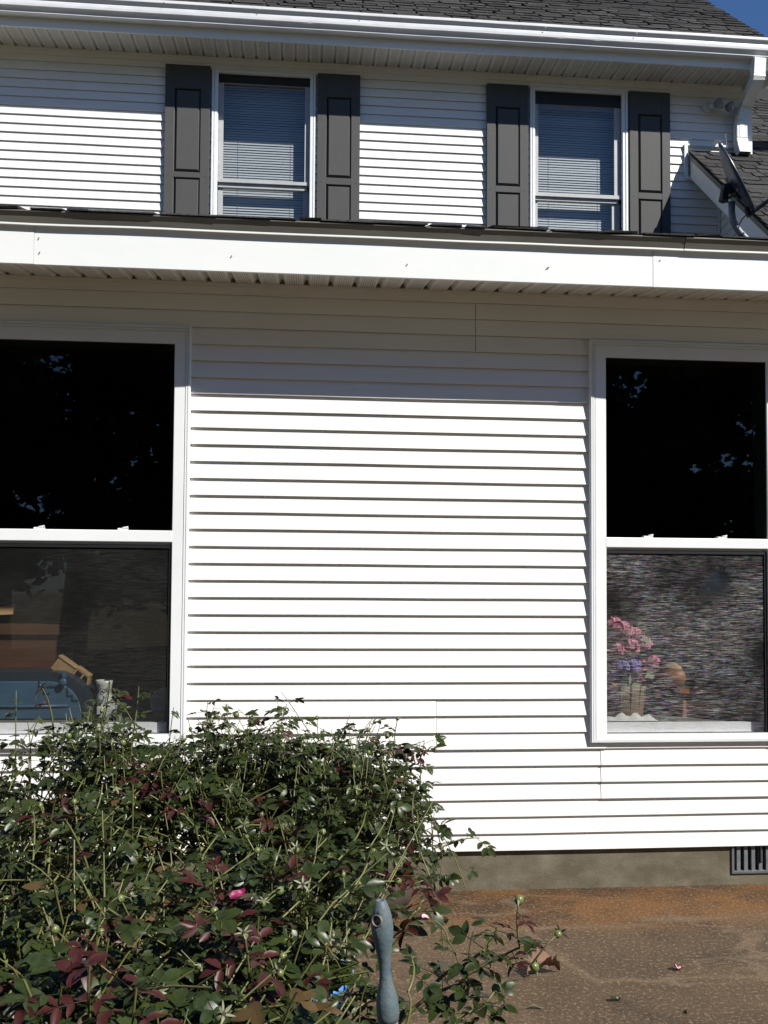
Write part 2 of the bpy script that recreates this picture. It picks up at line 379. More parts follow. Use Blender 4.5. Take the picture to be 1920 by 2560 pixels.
# frieze channel under the soffit
zf = zt_l-.045
part('frieze_channel', MB().box(XL, P(752, 735, W).x, W-.012, W+.001, zf, zt_l+.003), m_vinyl)
part('frieze_channel', MB().box(P(752.6, 735, W).x, XR, W-.0135, W+.001, zf, zt_l+.003), m_vinyl)
part('j_channel', MB().box(XL, XR, W-.020, W-.0138, zt_l-.014, zt_l+.002), m_vinyl)

# ---- foundation and vent
fx = P(1829, 2150, W).x; fx1 = P(1975, 2150, W).x; vz0 = P(1850, 2182, W).z
part('foundation', MB().box(XL, fx, W+.006, W+.2, -.02, zb_l+.02).box(fx, fx1, W+.0062, W+.2, -.02, vz0-.004).box(fx1, XR, W+.006, W+.2, -.02, zb_l+.02), m_concrete)
vent = part('foundation_vent', MB().box(fx+.002, fx1-.002, W+.05, W+.06, vz0, zb_l+.01), m_black)
def vlink(name, mb, mat): return link(name, mb.mesh(name, mat), vent)
vlink('vent_frame', MB().ring(fx+.001, fx1-.001, vz0-.003, zb_l+.015, [(0, W+.05), (0, W-.002), (.010, W-.004), (.012, W+.03)]), m_vent)
for i in range(8):
    x = fx+.020+i*.0355
    if x+.018 < fx1: vlink('vent_slat', MB().box(x+.008, x+.025, W+.004, W+.018, vz0+.006, zb_l+.012), m_vent)
vlink('vent_lever', MB().box(fx+.135, fx+.142, W-.008, W+.003, vz0+.045, zb_l), m_black)

# ---- lower windows
def big_window(x0, x1, z0, z1, ox0, ox1, oz0, oz1, zr0, zr1, screen, locks):
    wdw = part('window', MB().ring(x0, x1, z0, z1, [(0, W+.002), (0, W-.030)]), m_trim)
    L = lambda n, mb, mat, sm=False: link(n, mb.mesh(n, mat, sm), wdw)
    d = x1-ox1; k = (( ox0-x0)/d, 1, (oz0-z0)/d, (z1-oz1)/d)
    L('casing', MB().ring(x0, x1, z0, z1, [(0, W-.030), (.004, W-.034), (.011, W-.034), (.012, W-.029), (.0135, W-.029), (.0145, W-.033), (.021, W-.033), (.0222, W-.027), (.024, W-.027), (.026, W-.031), (d*.97, W-.029), (d, W-.027), (d, W-.010)], k), m_trim)
    L('jamb_liner', MB().ring(ox0+.0008, ox1-.0008, oz0+.0008, oz1-.0008, [(0, W-.0098), (0, W+.102)]), m_black)
    # upper sash
    L('upper_sash_frame', MB().ring(ox0, ox1, zr0, oz1, [(.0, W-.021), (.004, W-.021), (.004, W-.012)]), m_black)
    L('upper_glass', MB().add([(ox0+.003, W-.017, zr0), (ox1-.003, W-.017, zr0), (ox1-.003, W-.017, oz1-.003), (ox0+.003, W-.017, oz1-.003)], [(0, 1, 2, 3)]), m_glass)
    o = L('meeting_rail', MB().box(ox0-.004, ox1+.002, W-.030, W+.045, zr0, zr1), m_trim); bevel(o, .003)
    L('rail_shadow_lip', MB().box(ox0, ox1, W-.016, W+.04, zr0-.012, zr0-.0005), m_sash)
    for lx in locks:
        lk = L('sash_lock', MB().prism_x([(W-.022, zr1), (W+.012, zr1), (W+.012, zr1+.009), (W-.010, zr1+.010), (W-.022, zr1+.006)], lx-.022, lx+.020), m_trim)
        link('lock_lever', MB().hexa([(lx-.002, W-.02, zr1+.0102), (lx+.022, W-.02, zr1+.010), (lx+.022, W-.008, zr1+.010), (lx-.002, W-.008, zr1+.0102), (lx-.002, W-.02, zr1+.013), (lx+.022, W-.02, zr1+.018), (lx+.022, W-.008, zr1+.018), (lx-.002, W-.008, zr1+.013)]).mesh('lock_lever', m_trim), wdw)
    # lower sash: screen, glass, rails
    L('screen_frame', MB().ring(ox0, ox1, oz0+.004, zr0-.012, [(0, W-.005), (0, W-.018), (.013, W-.018), (.013, W+.005)], (.25, 1, .6, 1.1)), m_black)
    L('insect_screen', MB().add([(ox0+.002, W-.012, oz0+.006), (ox1-.012, W-.012, oz0+.006), (ox1-.012, W-.012, zr0-.022), (ox0+.002, W-.012, zr0-.022)], [(0, 1, 2, 3)]), screen)
    L('lower_glass', MB().add([(ox0+.006, W+.045, oz0+.05), (ox1-.02, W+.045, oz0+.05), (ox1-.02, W+.045, zr0-.01), (ox0+.006, W+.045, zr0-.01)], [(0, 1, 2, 3)]), m_glass)
    L('lower_sash_rail', MB().box(ox0, ox1, W+.03, W+.06, oz0, oz0+.052), m_trim)
    L('sill_lip', MB().box(ox0, ox1, W-.026, W+.03, oz0-.012, oz0+.010), m_trim)
    return wdw
zr1 = P(1512, 1344, W).z; zr0 = P(1512, 1369, W).z
big_window(RX0, RX1, RZ0, RZ1, ROX0, ROX1, ROZ0, ROZ1, zr0, zr1, m_screen_r, [P(1618, 1340, W).x, P(1802, 1340, W).x])
zr1 = P(300, 1326, W).z; zr0 = P(300, 1355, W).z
big_window(LX0, LX1, LZ0, LZ1, LOX0, LOX1, LOZ0, LOZ1, zr0, zr1, m_screen_l, [P(100, 1326, W).x, P(309, 1326, W).x])

# ---- rooms behind the lower windows (floor, walls, ceiling, inner sill)
for nm, x0, x1 in (('left_room', XL, -.1), ('right_room', .0, XR)):
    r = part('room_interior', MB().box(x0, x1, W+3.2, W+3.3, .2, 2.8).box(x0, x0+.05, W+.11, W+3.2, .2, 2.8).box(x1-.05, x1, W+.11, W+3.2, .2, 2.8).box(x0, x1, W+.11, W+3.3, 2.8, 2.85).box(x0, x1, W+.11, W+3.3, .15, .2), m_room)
for ox0, ox1, oz0 in ((LOX0, LOX1, LOZ0), (ROX0, ROX1, ROZ0)):
    part('inner_sill', MB().box(ox0-.06, ox1+.06, W+.101, W+.48, oz0+.016, oz0+.045), m_innersill)

# ---- lower eave: soffit boards, fascia, drip edge, roof
RIB = .1097
def soffit(name, x0, x1, y0, y1, z0, z1, first):
    so_ = part(name, MB().hexa([(x0, y0, z0+.03), (x1, y0, z0+.03), (x1, y1, z1+.03), (x0, y1, z1+.03), (x0, y0, z0+.04), (x1, y0, z0+.04), (x1, y1, z1+.04), (x0, y1, z1+.04)]), m_dark)
    a = RIB/2-.0005
    prof = [(-a, .021), (-a+.004, .020), (-a+.013, .002), (-a+.02, 0), (a-.02, 0), (a-.013, .002), (a-.005, .019), (a, .020), (a, .024), (-a, .024)]
    bow = MB(); n = len(prof)
    mb = MB().prism_y(prof, y0, y1, z0, z1)
    me = mb.mesh('soffit_panel', m_soffit)
    x = first
    while x < x1:
        link('soffit_panel', me, so_, loc=(x, 0, random.uniform(-.0012, .0012)))
        x += RIB
    return so_
soffit('lower_soffit', XL, XR, YF+.004, W-.019, 1.345+H, 1.397+H, P(25, 690, W).x+RIB*.5-16*RIB)
part('lower_fascia', MB().box(XL, P(87, 605, YF).x-.0008, YF-.012, YF+.003, 1.338+H, 1.50+H), m_coil)
fb = part('lower_fascia', MB().box(P(87, 605, YF).x+.0008, P(1630, 660, YF).x-.0008, YF-.0105, YF+.003, 1.337+H, 1.50+H), m_coil)
part('lower_fascia', MB().box(P(1630, 660, YF).x+.0008, XR, YF-.012, YF+.003, 1.336+H, 1.50+H), m_coil)
for x, y in [(97, 595), (99, 631), (579, 640), (1018, 661), (1368, 670), (1650, 651), (1372, 668.5)]:
    p = P(x, y, YF-.0135); fb_ = link('nail_head', MB().lathe([(.0028, 0), (.0022, .0025)], p, 8, (0, -1, 0)).mesh('nail_head', m_dark), fb)
# drip edge: leans outwards, in two lengths
jx = P(1703, 612, YF).x
for a, b, e in ((XL, jx-.001, 0), (jx+.001, XR, .0015)):
    mb = MB(); n = 40; cols = []
    for i in range(n+1):
        x = a+(b-a)*i/n; wv = .0035*noise.noise(Vector((x*2.3, 3.1, 0)))
        cols.append([(x, YF-.013, 1.500+H+wv*.5), (x, YF-.026-e, 1.492+H+wv), (x, YF-.030-e, 1.494+H+wv), (x, YF-.030-e, 1.501+H+wv), (x, YF-.040-e, 1.524+H), (x, YF-.052-e, 1.540+H), (x, YF-.052-e, 1.545+H), (x, YF+.01, 1.563+H)])
    for i in range(n):
        for k in range(3, 7): mb.add([cols[i][k], cols[i+1][k], cols[i+1][k+1], cols[i][k+1]], [(0, 1, 2, 3)])
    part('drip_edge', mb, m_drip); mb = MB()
    for i in range(n):
        for k in range(3): mb.add([cols[i][k], cols[i+1][k], cols[i+1][k+1], cols[i][k+1]], [(0, 1, 2, 3)])
    part('drip_edge_hem', mb, m_coil)
SL = .30
rl = part('lower_roof', MB().hexa([(XL, YF-.04, 1.538+H), (XR+2, YF-.04, 1.538+H), (XR+2, U+.02, 1.538+H+SL*(U-YF+.06)), (XL, U+.02, 1.538+H+SL*(U-YF+.06)),
                                   (XL, YF-.04, 1.548+H), (XR+2, YF-.04, 1.548+H), (XR+2, U+.02, 1.548+H+SL*(U-YF+.06)), (XL, U+.02, 1.548+H+SL*(U-YF+.06))]), m_deck)

# shingle tabs
E_ = .105
def tab_mesh(wd, th):
    mb = MB(); y = E_+.03                       # local: x across, y up slope, z normal
    j = lambda: random.uniform(-.003, .003)
    k0, k1 = random.uniform(-.012, .03), random.uniform(-.03, .012)      # slanted, uneven tab ends
    return mb.hexa([(k0, j(), 0), (wd+k1, j(), 0), (wd, y, 0), (0, y, 0), (k0+.001, j()+.001, th), (wd+k1-.001, j()+.001, th), (wd, y, .001), (0, y, .001)]).mesh('shingle', m_shingle)
TABS = [tab_mesh(wd, th) for wd in (.08, .12, .17, .22, .28) for th in (.006, .010)]
TW = [wd for wd in (.08, .12, .17, .22, .28) for th in (.006, .010)]
def shingle_plane(parent, org, slope, x0f, x1f, n0, n1, visible_only=True, limit=300):
    ang = math.atan(slope); up = Vector((0, math.cos(ang), math.sin(ang))); nm = Vector((0, -math.sin(ang), math.cos(ang)))
    cand = []; rest = MB()
    for i in range(n0, n1):
        d = i*E_; o = Vector(org)+up*d
        x = x0f(d)-random.uniform(0, .2); xe = x1f(d)
        while x < xe:
            k = random.randrange(len(TABS)); wd = min(TW[k], 9)
            if x >= x0f(d)-.001 or x+wd > x0f(d):
                xs = max(x, x0f(d)); sx = min(1.0, (min(x+wd, xe)-xs)/wd)
                if sx > .08:
                    p = Vector((xs, o.y, o.z))+nm*(.004+random.uniform(0, .002))
                    cand.append((p, k, sx))
            x += wd+.004
    def size(c):
        u, v = proj(c[0]); inside = -40 < u < 1960 and -40 < v < 2600
        return (0 if inside else 1, (c[0]-Vector((0, 0, H))).length)
    cand.sort(key=size)
    for j, (p, k, sx) in enumerate(cand):
        if j < limit:
            ob = link('shingle', TABS[k], parent, rot=(ang, 0, 0), scale=(sx, 1, 1)); ob.location = p
        else:
            R = Matrix.Translation(p) @ Matrix.Rotation(ang, 4, 'X') @ Matrix.Diagonal((sx, 1, 1, 1))
            rest.add([R @ v.co for v in TABS[k].vertices], [tuple(f.vertices) for f in TABS[k].polygons])
    if rest.v: tag(link('shingle_field', rest.mesh('shingle_field', m_shingle), parent), kind='stuff')
shingle_plane(rl, (0, YF-.056, 1.544+H), SL, lambda d: -2.4, lambda d: 3.4, 0, 6, limit=40)

# ---- upper wall
zb_u = Z1-18*C; zt_u = 4.502+H
XCU = P(1874, 320, U).x        # right corner of the upper wall
def up_open(x0, x1, ytop, zbot):
    return P(x0, 350, U).x, P(x1, 350, U).x, zbot, P((x0+x1)/2, ytop, U).z
ZW0 = 2.80+H
w1 = up_open(545, 774, 190, ZW0); w2 = up_open(1336, 1552, 233, ZW0)
uw = wall_core('upper_wall', -4.2, XCU-.002, zb_u-.3, zt_u+.1, U+.002, U+.10, [w1, w2], m_vinyl)
for k in range(-8, 18):
    zb = Z1-(k+1)*C
    if zb < zt_u-.06: course_pieces(uw, -4.2, XCU-.03, zb, zt_u-.055, U, [w1, w2], [])
part('frieze_channel', MB().box(-4.2, P(1850, 220, U).x, U-.014, U+.001, zt_u-.055, zt_u+.003), m_vinyl)
part('j_channel', MB().box(-4.2, P(1850, 220, U).x, U-.022, U-.0145, zt_u-.016, zt_u+.002), m_vinyl)
part('corner_post', MB().box(XCU-.03, XCU+.012, U-.022, U+.09, zb_u-.3, zt_u+.002), m_trim)

def upper_window(o, xo0, xo1, yo, glass_px, rail_px, low_px):
    a, b, z0, z1 = o; x0 = P(xo0, 350, U).x; x1 = P(xo1, 350, U).x; zt = P((xo0+xo1)/2, yo, U).z; zb = z0-.05
    wdw = part('window', MB().ring(x0, x1, zb, zt, [(0, U+.002), (0, U-.030)]), m_trim)
    L = lambda n, mb, mat, sm=False: link(n, mb.mesh(n, mat, sm), wdw)
    d = a-x0
    L('casing', MB().ring(x0, x1, zb, zt, [(0, U-.030), (.003, U-.034), (.016, U-.034), (.018, U-.026), (.022, U-.026), (.024, U-.033), (d-.006, U-.033), (d-.003, U-.026), (d, U-.024), (d, U+.09)], (1, (x1-b)/d, .05/d, (zt-z1)/d)), m_trim)
    gx0 = P(glass_px[0], 350, U).x; gx1 = P(glass_px[1], 350, U).x; gz1 = P((glass_px[0]+glass_px[1])/2, glass_px[2], U).z
    xm = (glass_px[0]+glass_px[1])/2
    zr1 = P(xm, rail_px[0], U).z; zr0 = P(xm, rail_px[1], U).z; gl1 = P(xm, low_px, U).z
    L('upper_sash', MB().ring(a, b, zr1-.004, z1, [(0, U+.02), (0, U+.005), (gx0-a, U+.005), (gx0-a, U+.025)], (1, (b-gx1)/(gx0-a), .15, (z1-gz1)/(gx0-a))), m_sash)
    L('glass', MB().add([(gx0-.004, U+.012, zr1-.01), (gx1+.004, U+.012, zr1-.01), (gx1+.004, U+.012, gz1+.004), (gx0-.004, U+.012, gz1+.004)], [(0, 1, 2, 3)]), m_glass2)
    L('meeting_rail', MB().box(a+.002, b-.002, U-.006, U+.03, zr0, zr1), m_sash)
    L('meeting_rail', MB().box(a+.004, b-.02, U+.012, U+.045, gl1-.002, zr0-.002), m_sash)
    L('lower_sash', MB().ring(a, b, z0, gl1, [(0, U+.045), (0, U+.028), (gx0-a, U+.028), (gx0-a, U+.05)], (1, (b-gx1)/(gx0-a)*1.25, 1, .1)), m_sash)
    L('glass', MB().add([(gx0-.004, U+.036, z0), (gx1, U+.036, z0), (gx1, U+.036, gl1), (gx0-.004, U+.036, gl1)], [(0, 1, 2, 3)]), m_glass2)
    L('head_shade', MB().box(a+.001, b-.001, U+.0035, U+.03, gz1+.002, z1-.0005), m_black)  # black strip put in as the shade at the sash head
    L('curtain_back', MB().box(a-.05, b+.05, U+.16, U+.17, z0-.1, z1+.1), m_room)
    return gx0, gx1, z0, gz1, wdw
g1 = upper_window(w1, 529, 788, 180, (558, 762, 212), (452, 460), 470)
g2 = upper_window(w2, 1323, 1567, 222, (1346, 1536, 265), (485, 494), 502)
slat_me = None
for (gx0, gx1, z0, gz1, wd_), lab in ((g1, 'white mini blind in the window farther from the downspout'), (g2, 'white mini blind in the window nearer the downspout')):
    bx = gx0-.03; wd = gx1-gx0+.06
    bl = empty('window_blind', (bx, U+.105, z0), lab, 'blind', 'mini blinds in the upper windows')
    me = MB().add([(0, .0045, .0112), (wd, .0045, .0112), (wd, -.0012, .0008), (0, -.0012, .0008), (wd, -.0045, -.0112), (0, -.0045, -.0112)], [(0, 1, 2, 3), (3, 2, 4, 5)]).mesh('slat', m_blind, True)
    z = .012
    while z < gz1-z0+.02:
        link('slat', me, bl, loc=(0, random.uniform(-.001, .001), z), rot=(random.uniform(-.08, .08), random.uniform(-.0012, .0012), 0)); z += .0222
    for fx_ in (.2, .8): link('ladder_cord', MB().box(fx_*wd-.001, fx_*wd+.001, -.0075, -.006, 0, gz1-z0+.02).mesh('ladder_cord', m_sash), bl)
    link('head_rail', MB().box(0, wd, -.013, .013, gz1-z0+.024, gz1-z0+.05).mesh('head_rail', m_blind), bl)

def shutter(xa, xb, yt, rail_px):
    x0 = P(xa, 350, U).x; x1 = P(xb, 350, U).x; zt = P((xa+xb)/2, yt, U).z; zb = 2.72+H
    xm = (xa+xb)/2; wd = x1-x0; y0 = U-.012; yf = U-.044
    sh = part('shutter', MB().box(x0+.004, x1-.004, U-.018, y0, zb+.004, zt-.004), m_shutter)
    L = lambda n, mb: bevel(link(n, mb.mesh(n, m_shutter), sh), .0022, 2)
    st = wd*.205; r0 = P(xm, rail_px[1], U).z; r1 = P(xm, rail_px[0], U).z
    L('stile', MB().box(x0, x0+st, yf, y0, zb, zt)); L('stile', MB().box(x1-st, x1, yf, y0, zb, zt))
    L('rail', MB().box(x0+st, x1-st, yf+.001, y0, r0, r1)); L('rail', MB().box(x0+st, x1-st, yf+.001, y0, zt-.20, zt)); L('rail', MB().box(x0+st, x1-st, yf+.001, y0, zb, zb+.09))
    for a, b in ((r1, zt-.20), (zb+.09, r0)):
        m_ = .014; e = .040
        mb = MB(); i0, i1, j0, j1 = x0+st+.008, x1-st-.002, a+.010, b-.005
        mb.ring(i0, i1, j0, j1, [(0, U-.018), (0, U-.020), (.015, U-.041), (.0165, U-.043)])
        q = .0165; mb.add([(i0+q, U-.043, j0+q), (i1-q, U-.043, j0+q), (i1-q, U-.043, j1-q), (i0+q, U-.043, j1-q)], [(0, 1, 2, 3)])
        link('raised_panel', mb.mesh('raised_panel', m_shutter), sh)
        link('moulding', MB().ring(x0+st, x1-st, a, b, [(0, yf+.004), (.003, yf+.006), (.005, U-.019)]).mesh('moulding', m_shutter), sh)
    for x in (x0+st*.45, x1-st*.45): link('screw', MB().lathe([(.004, 0), (.003, .002)], (x, yf-.0005, (r0+r1)/2-.01), 8, (0, -1, 0)).mesh('screw', m_black), sh)
shutter(413, 525, 169, (436, 449)); shutter(793, 899, 192, (451, 467)); shutter(1215, 1318, 217, (471, 486)); shutter(1570, 1671, 236, (488, 503))

# ---- upper eave
SM = .93
xe1 = 5.6
soffit('upper_soffit', -4.2, xe1, YG+.004, U-.004, 4.476+H, 4.502+H, P(25, 110, U).x-2*RIB)
part('upper_fascia', MB().box(-4.2, xe1, YG-.012, YG+.002, 4.470+H, 4.66+H), m_coil)
gp = [(0, .0), (-.068, .0), (-.070, .002), (-.070, .011), (-.067, .013), (-.078, .024), (-.092, .036), (-.096, .042), (-.098, .060), (-.098, .080), (-.096, .090), (-.106, .102), (-.117, .113), (-.118, .117), (-.118, .136), (-.108, .138), (-.108, .130), (-.09, .095), (-.088, .05), (-.062, .02), (-.060, .006), (0, .006)]
mb = MB(); n = 60; n_p = len(gp); xs = [-4.2+(xe1+4.2)*i/n for i in range(n+1)]
dents = [P(776, 45, YG).x, P(1395, 90, YG).x, P(1485, 96, YG).x]
xs = sorted(set(xs+[d+o for d in dents for o in (-.06, -.02, 0, .02, .06)]))
for x in xs:
    for q, (y, z) in enumerate(gp):
        dd = sum(.007*max(0, 1-abs(x-d)/.03) for d in dents) if 6 < q < 11 else 0
        wv = .0016*noise.noise(Vector((x*1.7, 0, q*.05)))
        mb.v.append((x, YG-.0125+y-wv, 4.541+H+z+dd+wv*.6))
for i in range(len(xs)-1):
    for q in range(n_p-1): a = i*n_p+q; mb.f.append((a, a+n_p, a+n_p+1, a+1))
gut = part('gutter', mb, m_gutter)
for x, y in [(410, 6), (905, 39), (1364, 69), (1592, 83), (648, 23)]:
    p = P(x, y, YG-.1315); link('gutter_screw', MB().lathe([(.0055, 0), (.004, .003)], p, 8, (0, -1, 0)).mesh('gutter_screw', m_sash), gut)
def on_roof(x, y, org_y, org_z, slope):
    d = ray(x, y); t = (org_z-H-slope*org_y)/(d.z-slope*d.y); return Vector((d.x*t, d.y*t, d.z*t+H))
RO = (YG-.10, 4.672+H)
ra = on_roof(1764, 0, *RO, SM); rb = on_roof(1918, 110, *RO, SM); xrk = (ra.x+rb.x)/2
ur = part('upper_roof', MB().hexa([(-4.2, RO[0], RO[1]-.02), (xrk, RO[0], RO[1]-.02), (xrk, RO[0]+4, RO[1]-.02+SM*4), (-4.2, RO[0]+4, RO[1]-.02+SM*4), (-4.2, RO[0], RO[1]), (xrk, RO[0], RO[1]), (xrk, RO[0]+4, RO[1]+SM*4), (-4.2, RO[0]+4, RO[1]+SM*4)]), m_deck)
shingle_plane(ur, (0, RO[0]-.01, RO[1]+.002), SM, lambda d: -2.0, lambda d: xrk+.012, 0, 24)
part('rake_trim', MB().hexa([(xrk-.03, RO[0]+.16, RO[1]-.14+SM*.16), (xrk-.005, RO[0]+.16, RO[1]-.14+SM*.16), (xrk-.005, RO[0]+4, RO[1]-.14+SM*4), (xrk-.03, RO[0]+4, RO[1]-.14+SM*4), (xrk-.03, RO[0]+.16, RO[1]-.021+SM*.16), (xrk-.005, RO[0]+.16, RO[1]-.021+SM*.16), (xrk-.005, RO[0]+4, RO[1]-.021+SM*4), (xrk-.03, RO[0]+4, RO[1]-.021+SM*4)]), m_trim)
bk = part('back_roof', MB().hexa([(-4.2, RO[0]+4, RO[1]-.02+SM*4), (xrk, RO[0]+4, RO[1]-.02+SM*4), (xrk, RO[0]+8, RO[1]-.02), (-4.2, RO[0]+8, RO[1]-.02), (-4.2, RO[0]+4, RO[1]+SM*4), (xrk, RO[0]+4, RO[1]+SM*4), (xrk, RO[0]+8, RO[1]), (-4.2, RO[0]+8, RO[1])]), m_deck)
part('gable_wall', MB().add([(XCU, U+.05, zb_u-.3), (XCU, U+7, zb_u-.3), (XCU, U+7, zt_u), (XCU, U+3.6, zt_u+3.2), (XCU, U+.05, zt_u)], [(0, 1, 2, 3, 4)]), m_vinyl)

# ---- steep wing roof at the right
SP = .90; PZ = 3.915+H; XK = 3.345; XS = 3.632
wing = part('wing_roof', MB().hexa([(XK, U-2.9, PZ-.02-SP*2.9), (8, U-2.9, PZ-.02-SP*2.9), (8, U-.001, PZ-.02), (XK, U-.001, PZ-.02), (XK, U-2.9, PZ-SP*2.9), (8, U-2.9, PZ-SP*2.9), (8, U-.001, PZ), (XK, U-.001, PZ)])
            .hexa([(XCU+.02, U, PZ-.02), (8, U, PZ-.02), (8, U+3, PZ-.02+SP*3), (XCU+.02, U+3, PZ-.02+SP*3), (XCU+.02, U, PZ), (8, U, PZ), (8, U+3, PZ+SP*3), (XCU+.02, U+3, PZ+SP*3)]), m_deck)
lenp = 2.4*math.sqrt(1+SP*SP)
shingle_plane(wing, (0, U-2.4, PZ+.002-SP*2.4), SP, lambda d: XK-.012 if d < lenp-.16 else (XCU+.03), lambda d: 6.2, 0, 50)
def rake_board(name, xa, xb, top, bot, mat):
    return part(name, MB().hexa([(xa, U-2.9, PZ-SP*2.9-bot), (xb, U-2.9, PZ-SP*2.9-bot), (xb, U-.036, PZ-SP*.036-bot), (xa, U-.036, PZ-SP*.036-bot), (xa, U-2.9, PZ-SP*2.9-top), (xb, U-2.9, PZ-SP*2.9-top), (xb, U-.036, PZ-SP*.036-top), (xa, U-.036, PZ-SP*.036-top)]), mat)
rake_board('rake_board', XK+.004, XK+.024, .022, .235, m_coil)
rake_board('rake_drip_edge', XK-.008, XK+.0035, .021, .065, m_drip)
rake_board('rake_soffit', XK+.0245, XS, .222, .232, m_soffit)
# end box against the wall and flashing
part('rake_end_trim', MB().box(XK-.045, XK-.015, U-.030, U-.013, PZ-.275, PZ+.045), m_trim)
part('rake_end_trim', MB().box(XK-.0148, XK+.03, U-.030, U-.013, PZ-.275, PZ-.25), m_trim)
part('roof_flashing', MB().box(XK-.0145, XCU-.032, U-.028, U-.0135, PZ+.030, PZ+.047), m_trim)
# side wall under the rake, with its own courses
sw = part('side_wall', MB().add([(XS, U-.002, 1.6+H), (XS, U-2.6, 1.6+H), (XS, U-2.6, PZ-.24-SP*2.6), (XS, U-.002, PZ-.24)], [(0, 1, 2, 3)]), m_vinyl)
for k in range(0, 26):
    zb = PZ-.25-k*C; ys = U-.012-max(0, (PZ-.25-(zb+C))/SP)
    ye = U-.012
    if zb+C > PZ-.24: continue
    reach = (PZ-.24-zb-C)/SP
    if reach < .04 or zb < 2.4: continue
    L_ = min(2.5, reach)
    link('siding_course', MB().hexa([(XS-.0125, ye-L_, zb), (XS-.001, ye-L_, zb), (XS-.001, ye, zb), (XS-.0125, ye, zb), (XS-.003, ye-L_, zb+C), (XS-.001, ye-L_, zb+C), (XS-.001, ye, zb+C), (XS-.003, ye, zb+C)]).mesh('siding_course', m_vinyl), sw)
part('inside_corner_post', MB().box(XS-.028, XS-.0135, U-.028, U-.013, 2.5+H, PZ-.26), m_trim)

# ---- downspout: rectangular tube with elbows
SEC = [(-1, -1)]+[(-.8+.2*q, -1.0+(.16 if q % 2 else 0)) for q in range(9)]+[(1, -1), (1, 1), (-1, 1)]; NS = len(SEC)
def rect_sweep(pts, hw, hd, rib=None):
    mb = MB(); vs = [Vector(p) for p in pts]; n = len(vs)
    for i, p in enumerate(vs):
        t = (vs[min(i+1, n-1)]-vs[max(i-1, 0)]).normalized(); r = Vector((1, 0, 0)); r = (r-t*r.dot(t)).normalized(); f = t.cross(r).normalized()
        k = 1.0 if not rib else rib[i]
        cs = []
        for a, b in SEC: cs.append(p+r*(a*hw*k)+f*(b*hd*k))
        mb.v += [tuple(c) for c in cs]
    for i in range(n-1):
        for j in range(NS): a = i*NS+j; b = i*NS+(j+1) % NS; mb.f.append((a, b, b+NS, a+NS))
    mb.f.append(tuple(range(NS))); return mb
A = P(1896, 150, YG-.055); B = P(1894, 190, YG-.055); Cc = P(1864, 262, U-.075); D = P(1850, 305, U-.06); D2 = P(1851, 352, U-.06); E2 = P(1859, 388, U-.12)
dsp = part('downspout', rect_sweep([A.lerp(B, t) for t in (0, .5, 1)], .050, .038), m_gutter)
def ds(name, pts, rib=None): return bevel(link(name, rect_sweep(pts, .050, .038, rib).mesh(name, m_gutter), dsp), .006, 2)
el = []; rb_ = []
for i in range(13):
    t = i/12; q = B.lerp(B+(B-A)*.6, t)*(1-t)+(B+(B-A)*.35).lerp(B.lerp(Cc, .32), t)*t; el.append(q); rb_.append(1.045 if i % 2 else .985)
ds('elbow', el, rb_); ds('offset_pipe', [el[-1], el[-1].lerp(Cc, .5), Cc])
el2 = []; 
for i in range(11):
    t = i/10; q = Cc.lerp(D, t)*(1-t)+Cc.lerp(D, .6).lerp(D.lerp(D2, .25), t)*t; el2.append(q)
ds('elbow', el2, [1.045 if i % 2 else .985 for i in range(11)])
ds('lower_pipe', [el2[-1], D2]); 
ds('outlet_elbow', [D2+(E2-D2)*0, D2.lerp(E2, .4)+Vector((0, 0, -.01)), E2], [1.03, 1.05, 1.05])
link('seam_strap', MB().box(D.x-.02, D.x+.022, U-.1005, U-.0985, D2.z+.01, D.z-.02).mesh('seam_strap', m_trim), dsp)

# ------------------------------------------------------------------ flood light
fc = P(1768, 269, U-.014)
fl = empty('flood_light', fc, 'twin bulb outdoor flood light on a round plate beside the downspout', 'light')
link('mounting_plate', MB().lathe([(.050, 0), (.050, .008), (.042, .016), (.018, .020)], (0, 0, 0), 24, (0, -1, 0)).mesh('mounting_plate', m_lampw, True), fl)
for i, (x, y, dY) in enumerate(((1791, 261, .10), (1820, 268, .09))):
    q = P(x, y, U-.014-dY)-fc; st = Vector((.012*(1+i), -.018, .005*(1-i))); ax = Vector((.75, -.55, .05 if i == 0 else -.12)).normalized()
    link('bulb_socket', MB().tube([st, st.lerp(q-ax*.045, .55), q-ax*.045, q-ax*.012], [.013, .014, .021, .023], 12).mesh('bulb_socket', m_lampw, True), fl)
    link('bulb', MB().lathe([(.016, -.028), (.028, -.012), (.043, .014), (.048, .028), (.046, .040), (.034, .050), (.012, .055)], q, 20, ax).mesh('bulb', m_bulb, True), fl)
    link('bulb_reflector', MB().lathe([(.013, -.026), (.024, -.010), (.038, .012), (.040, .016)], q, 16, ax).mesh('bulb_reflector', m_mast, True), fl)
link('hanging_thread', MB().tube([P(1805, 262, U-.13)-fc, P(1811, 310, U-.12)-fc, P(1818, 372, U-.12)-fc], .0012, 4).mesh('hanging_thread', m_sash), fl)

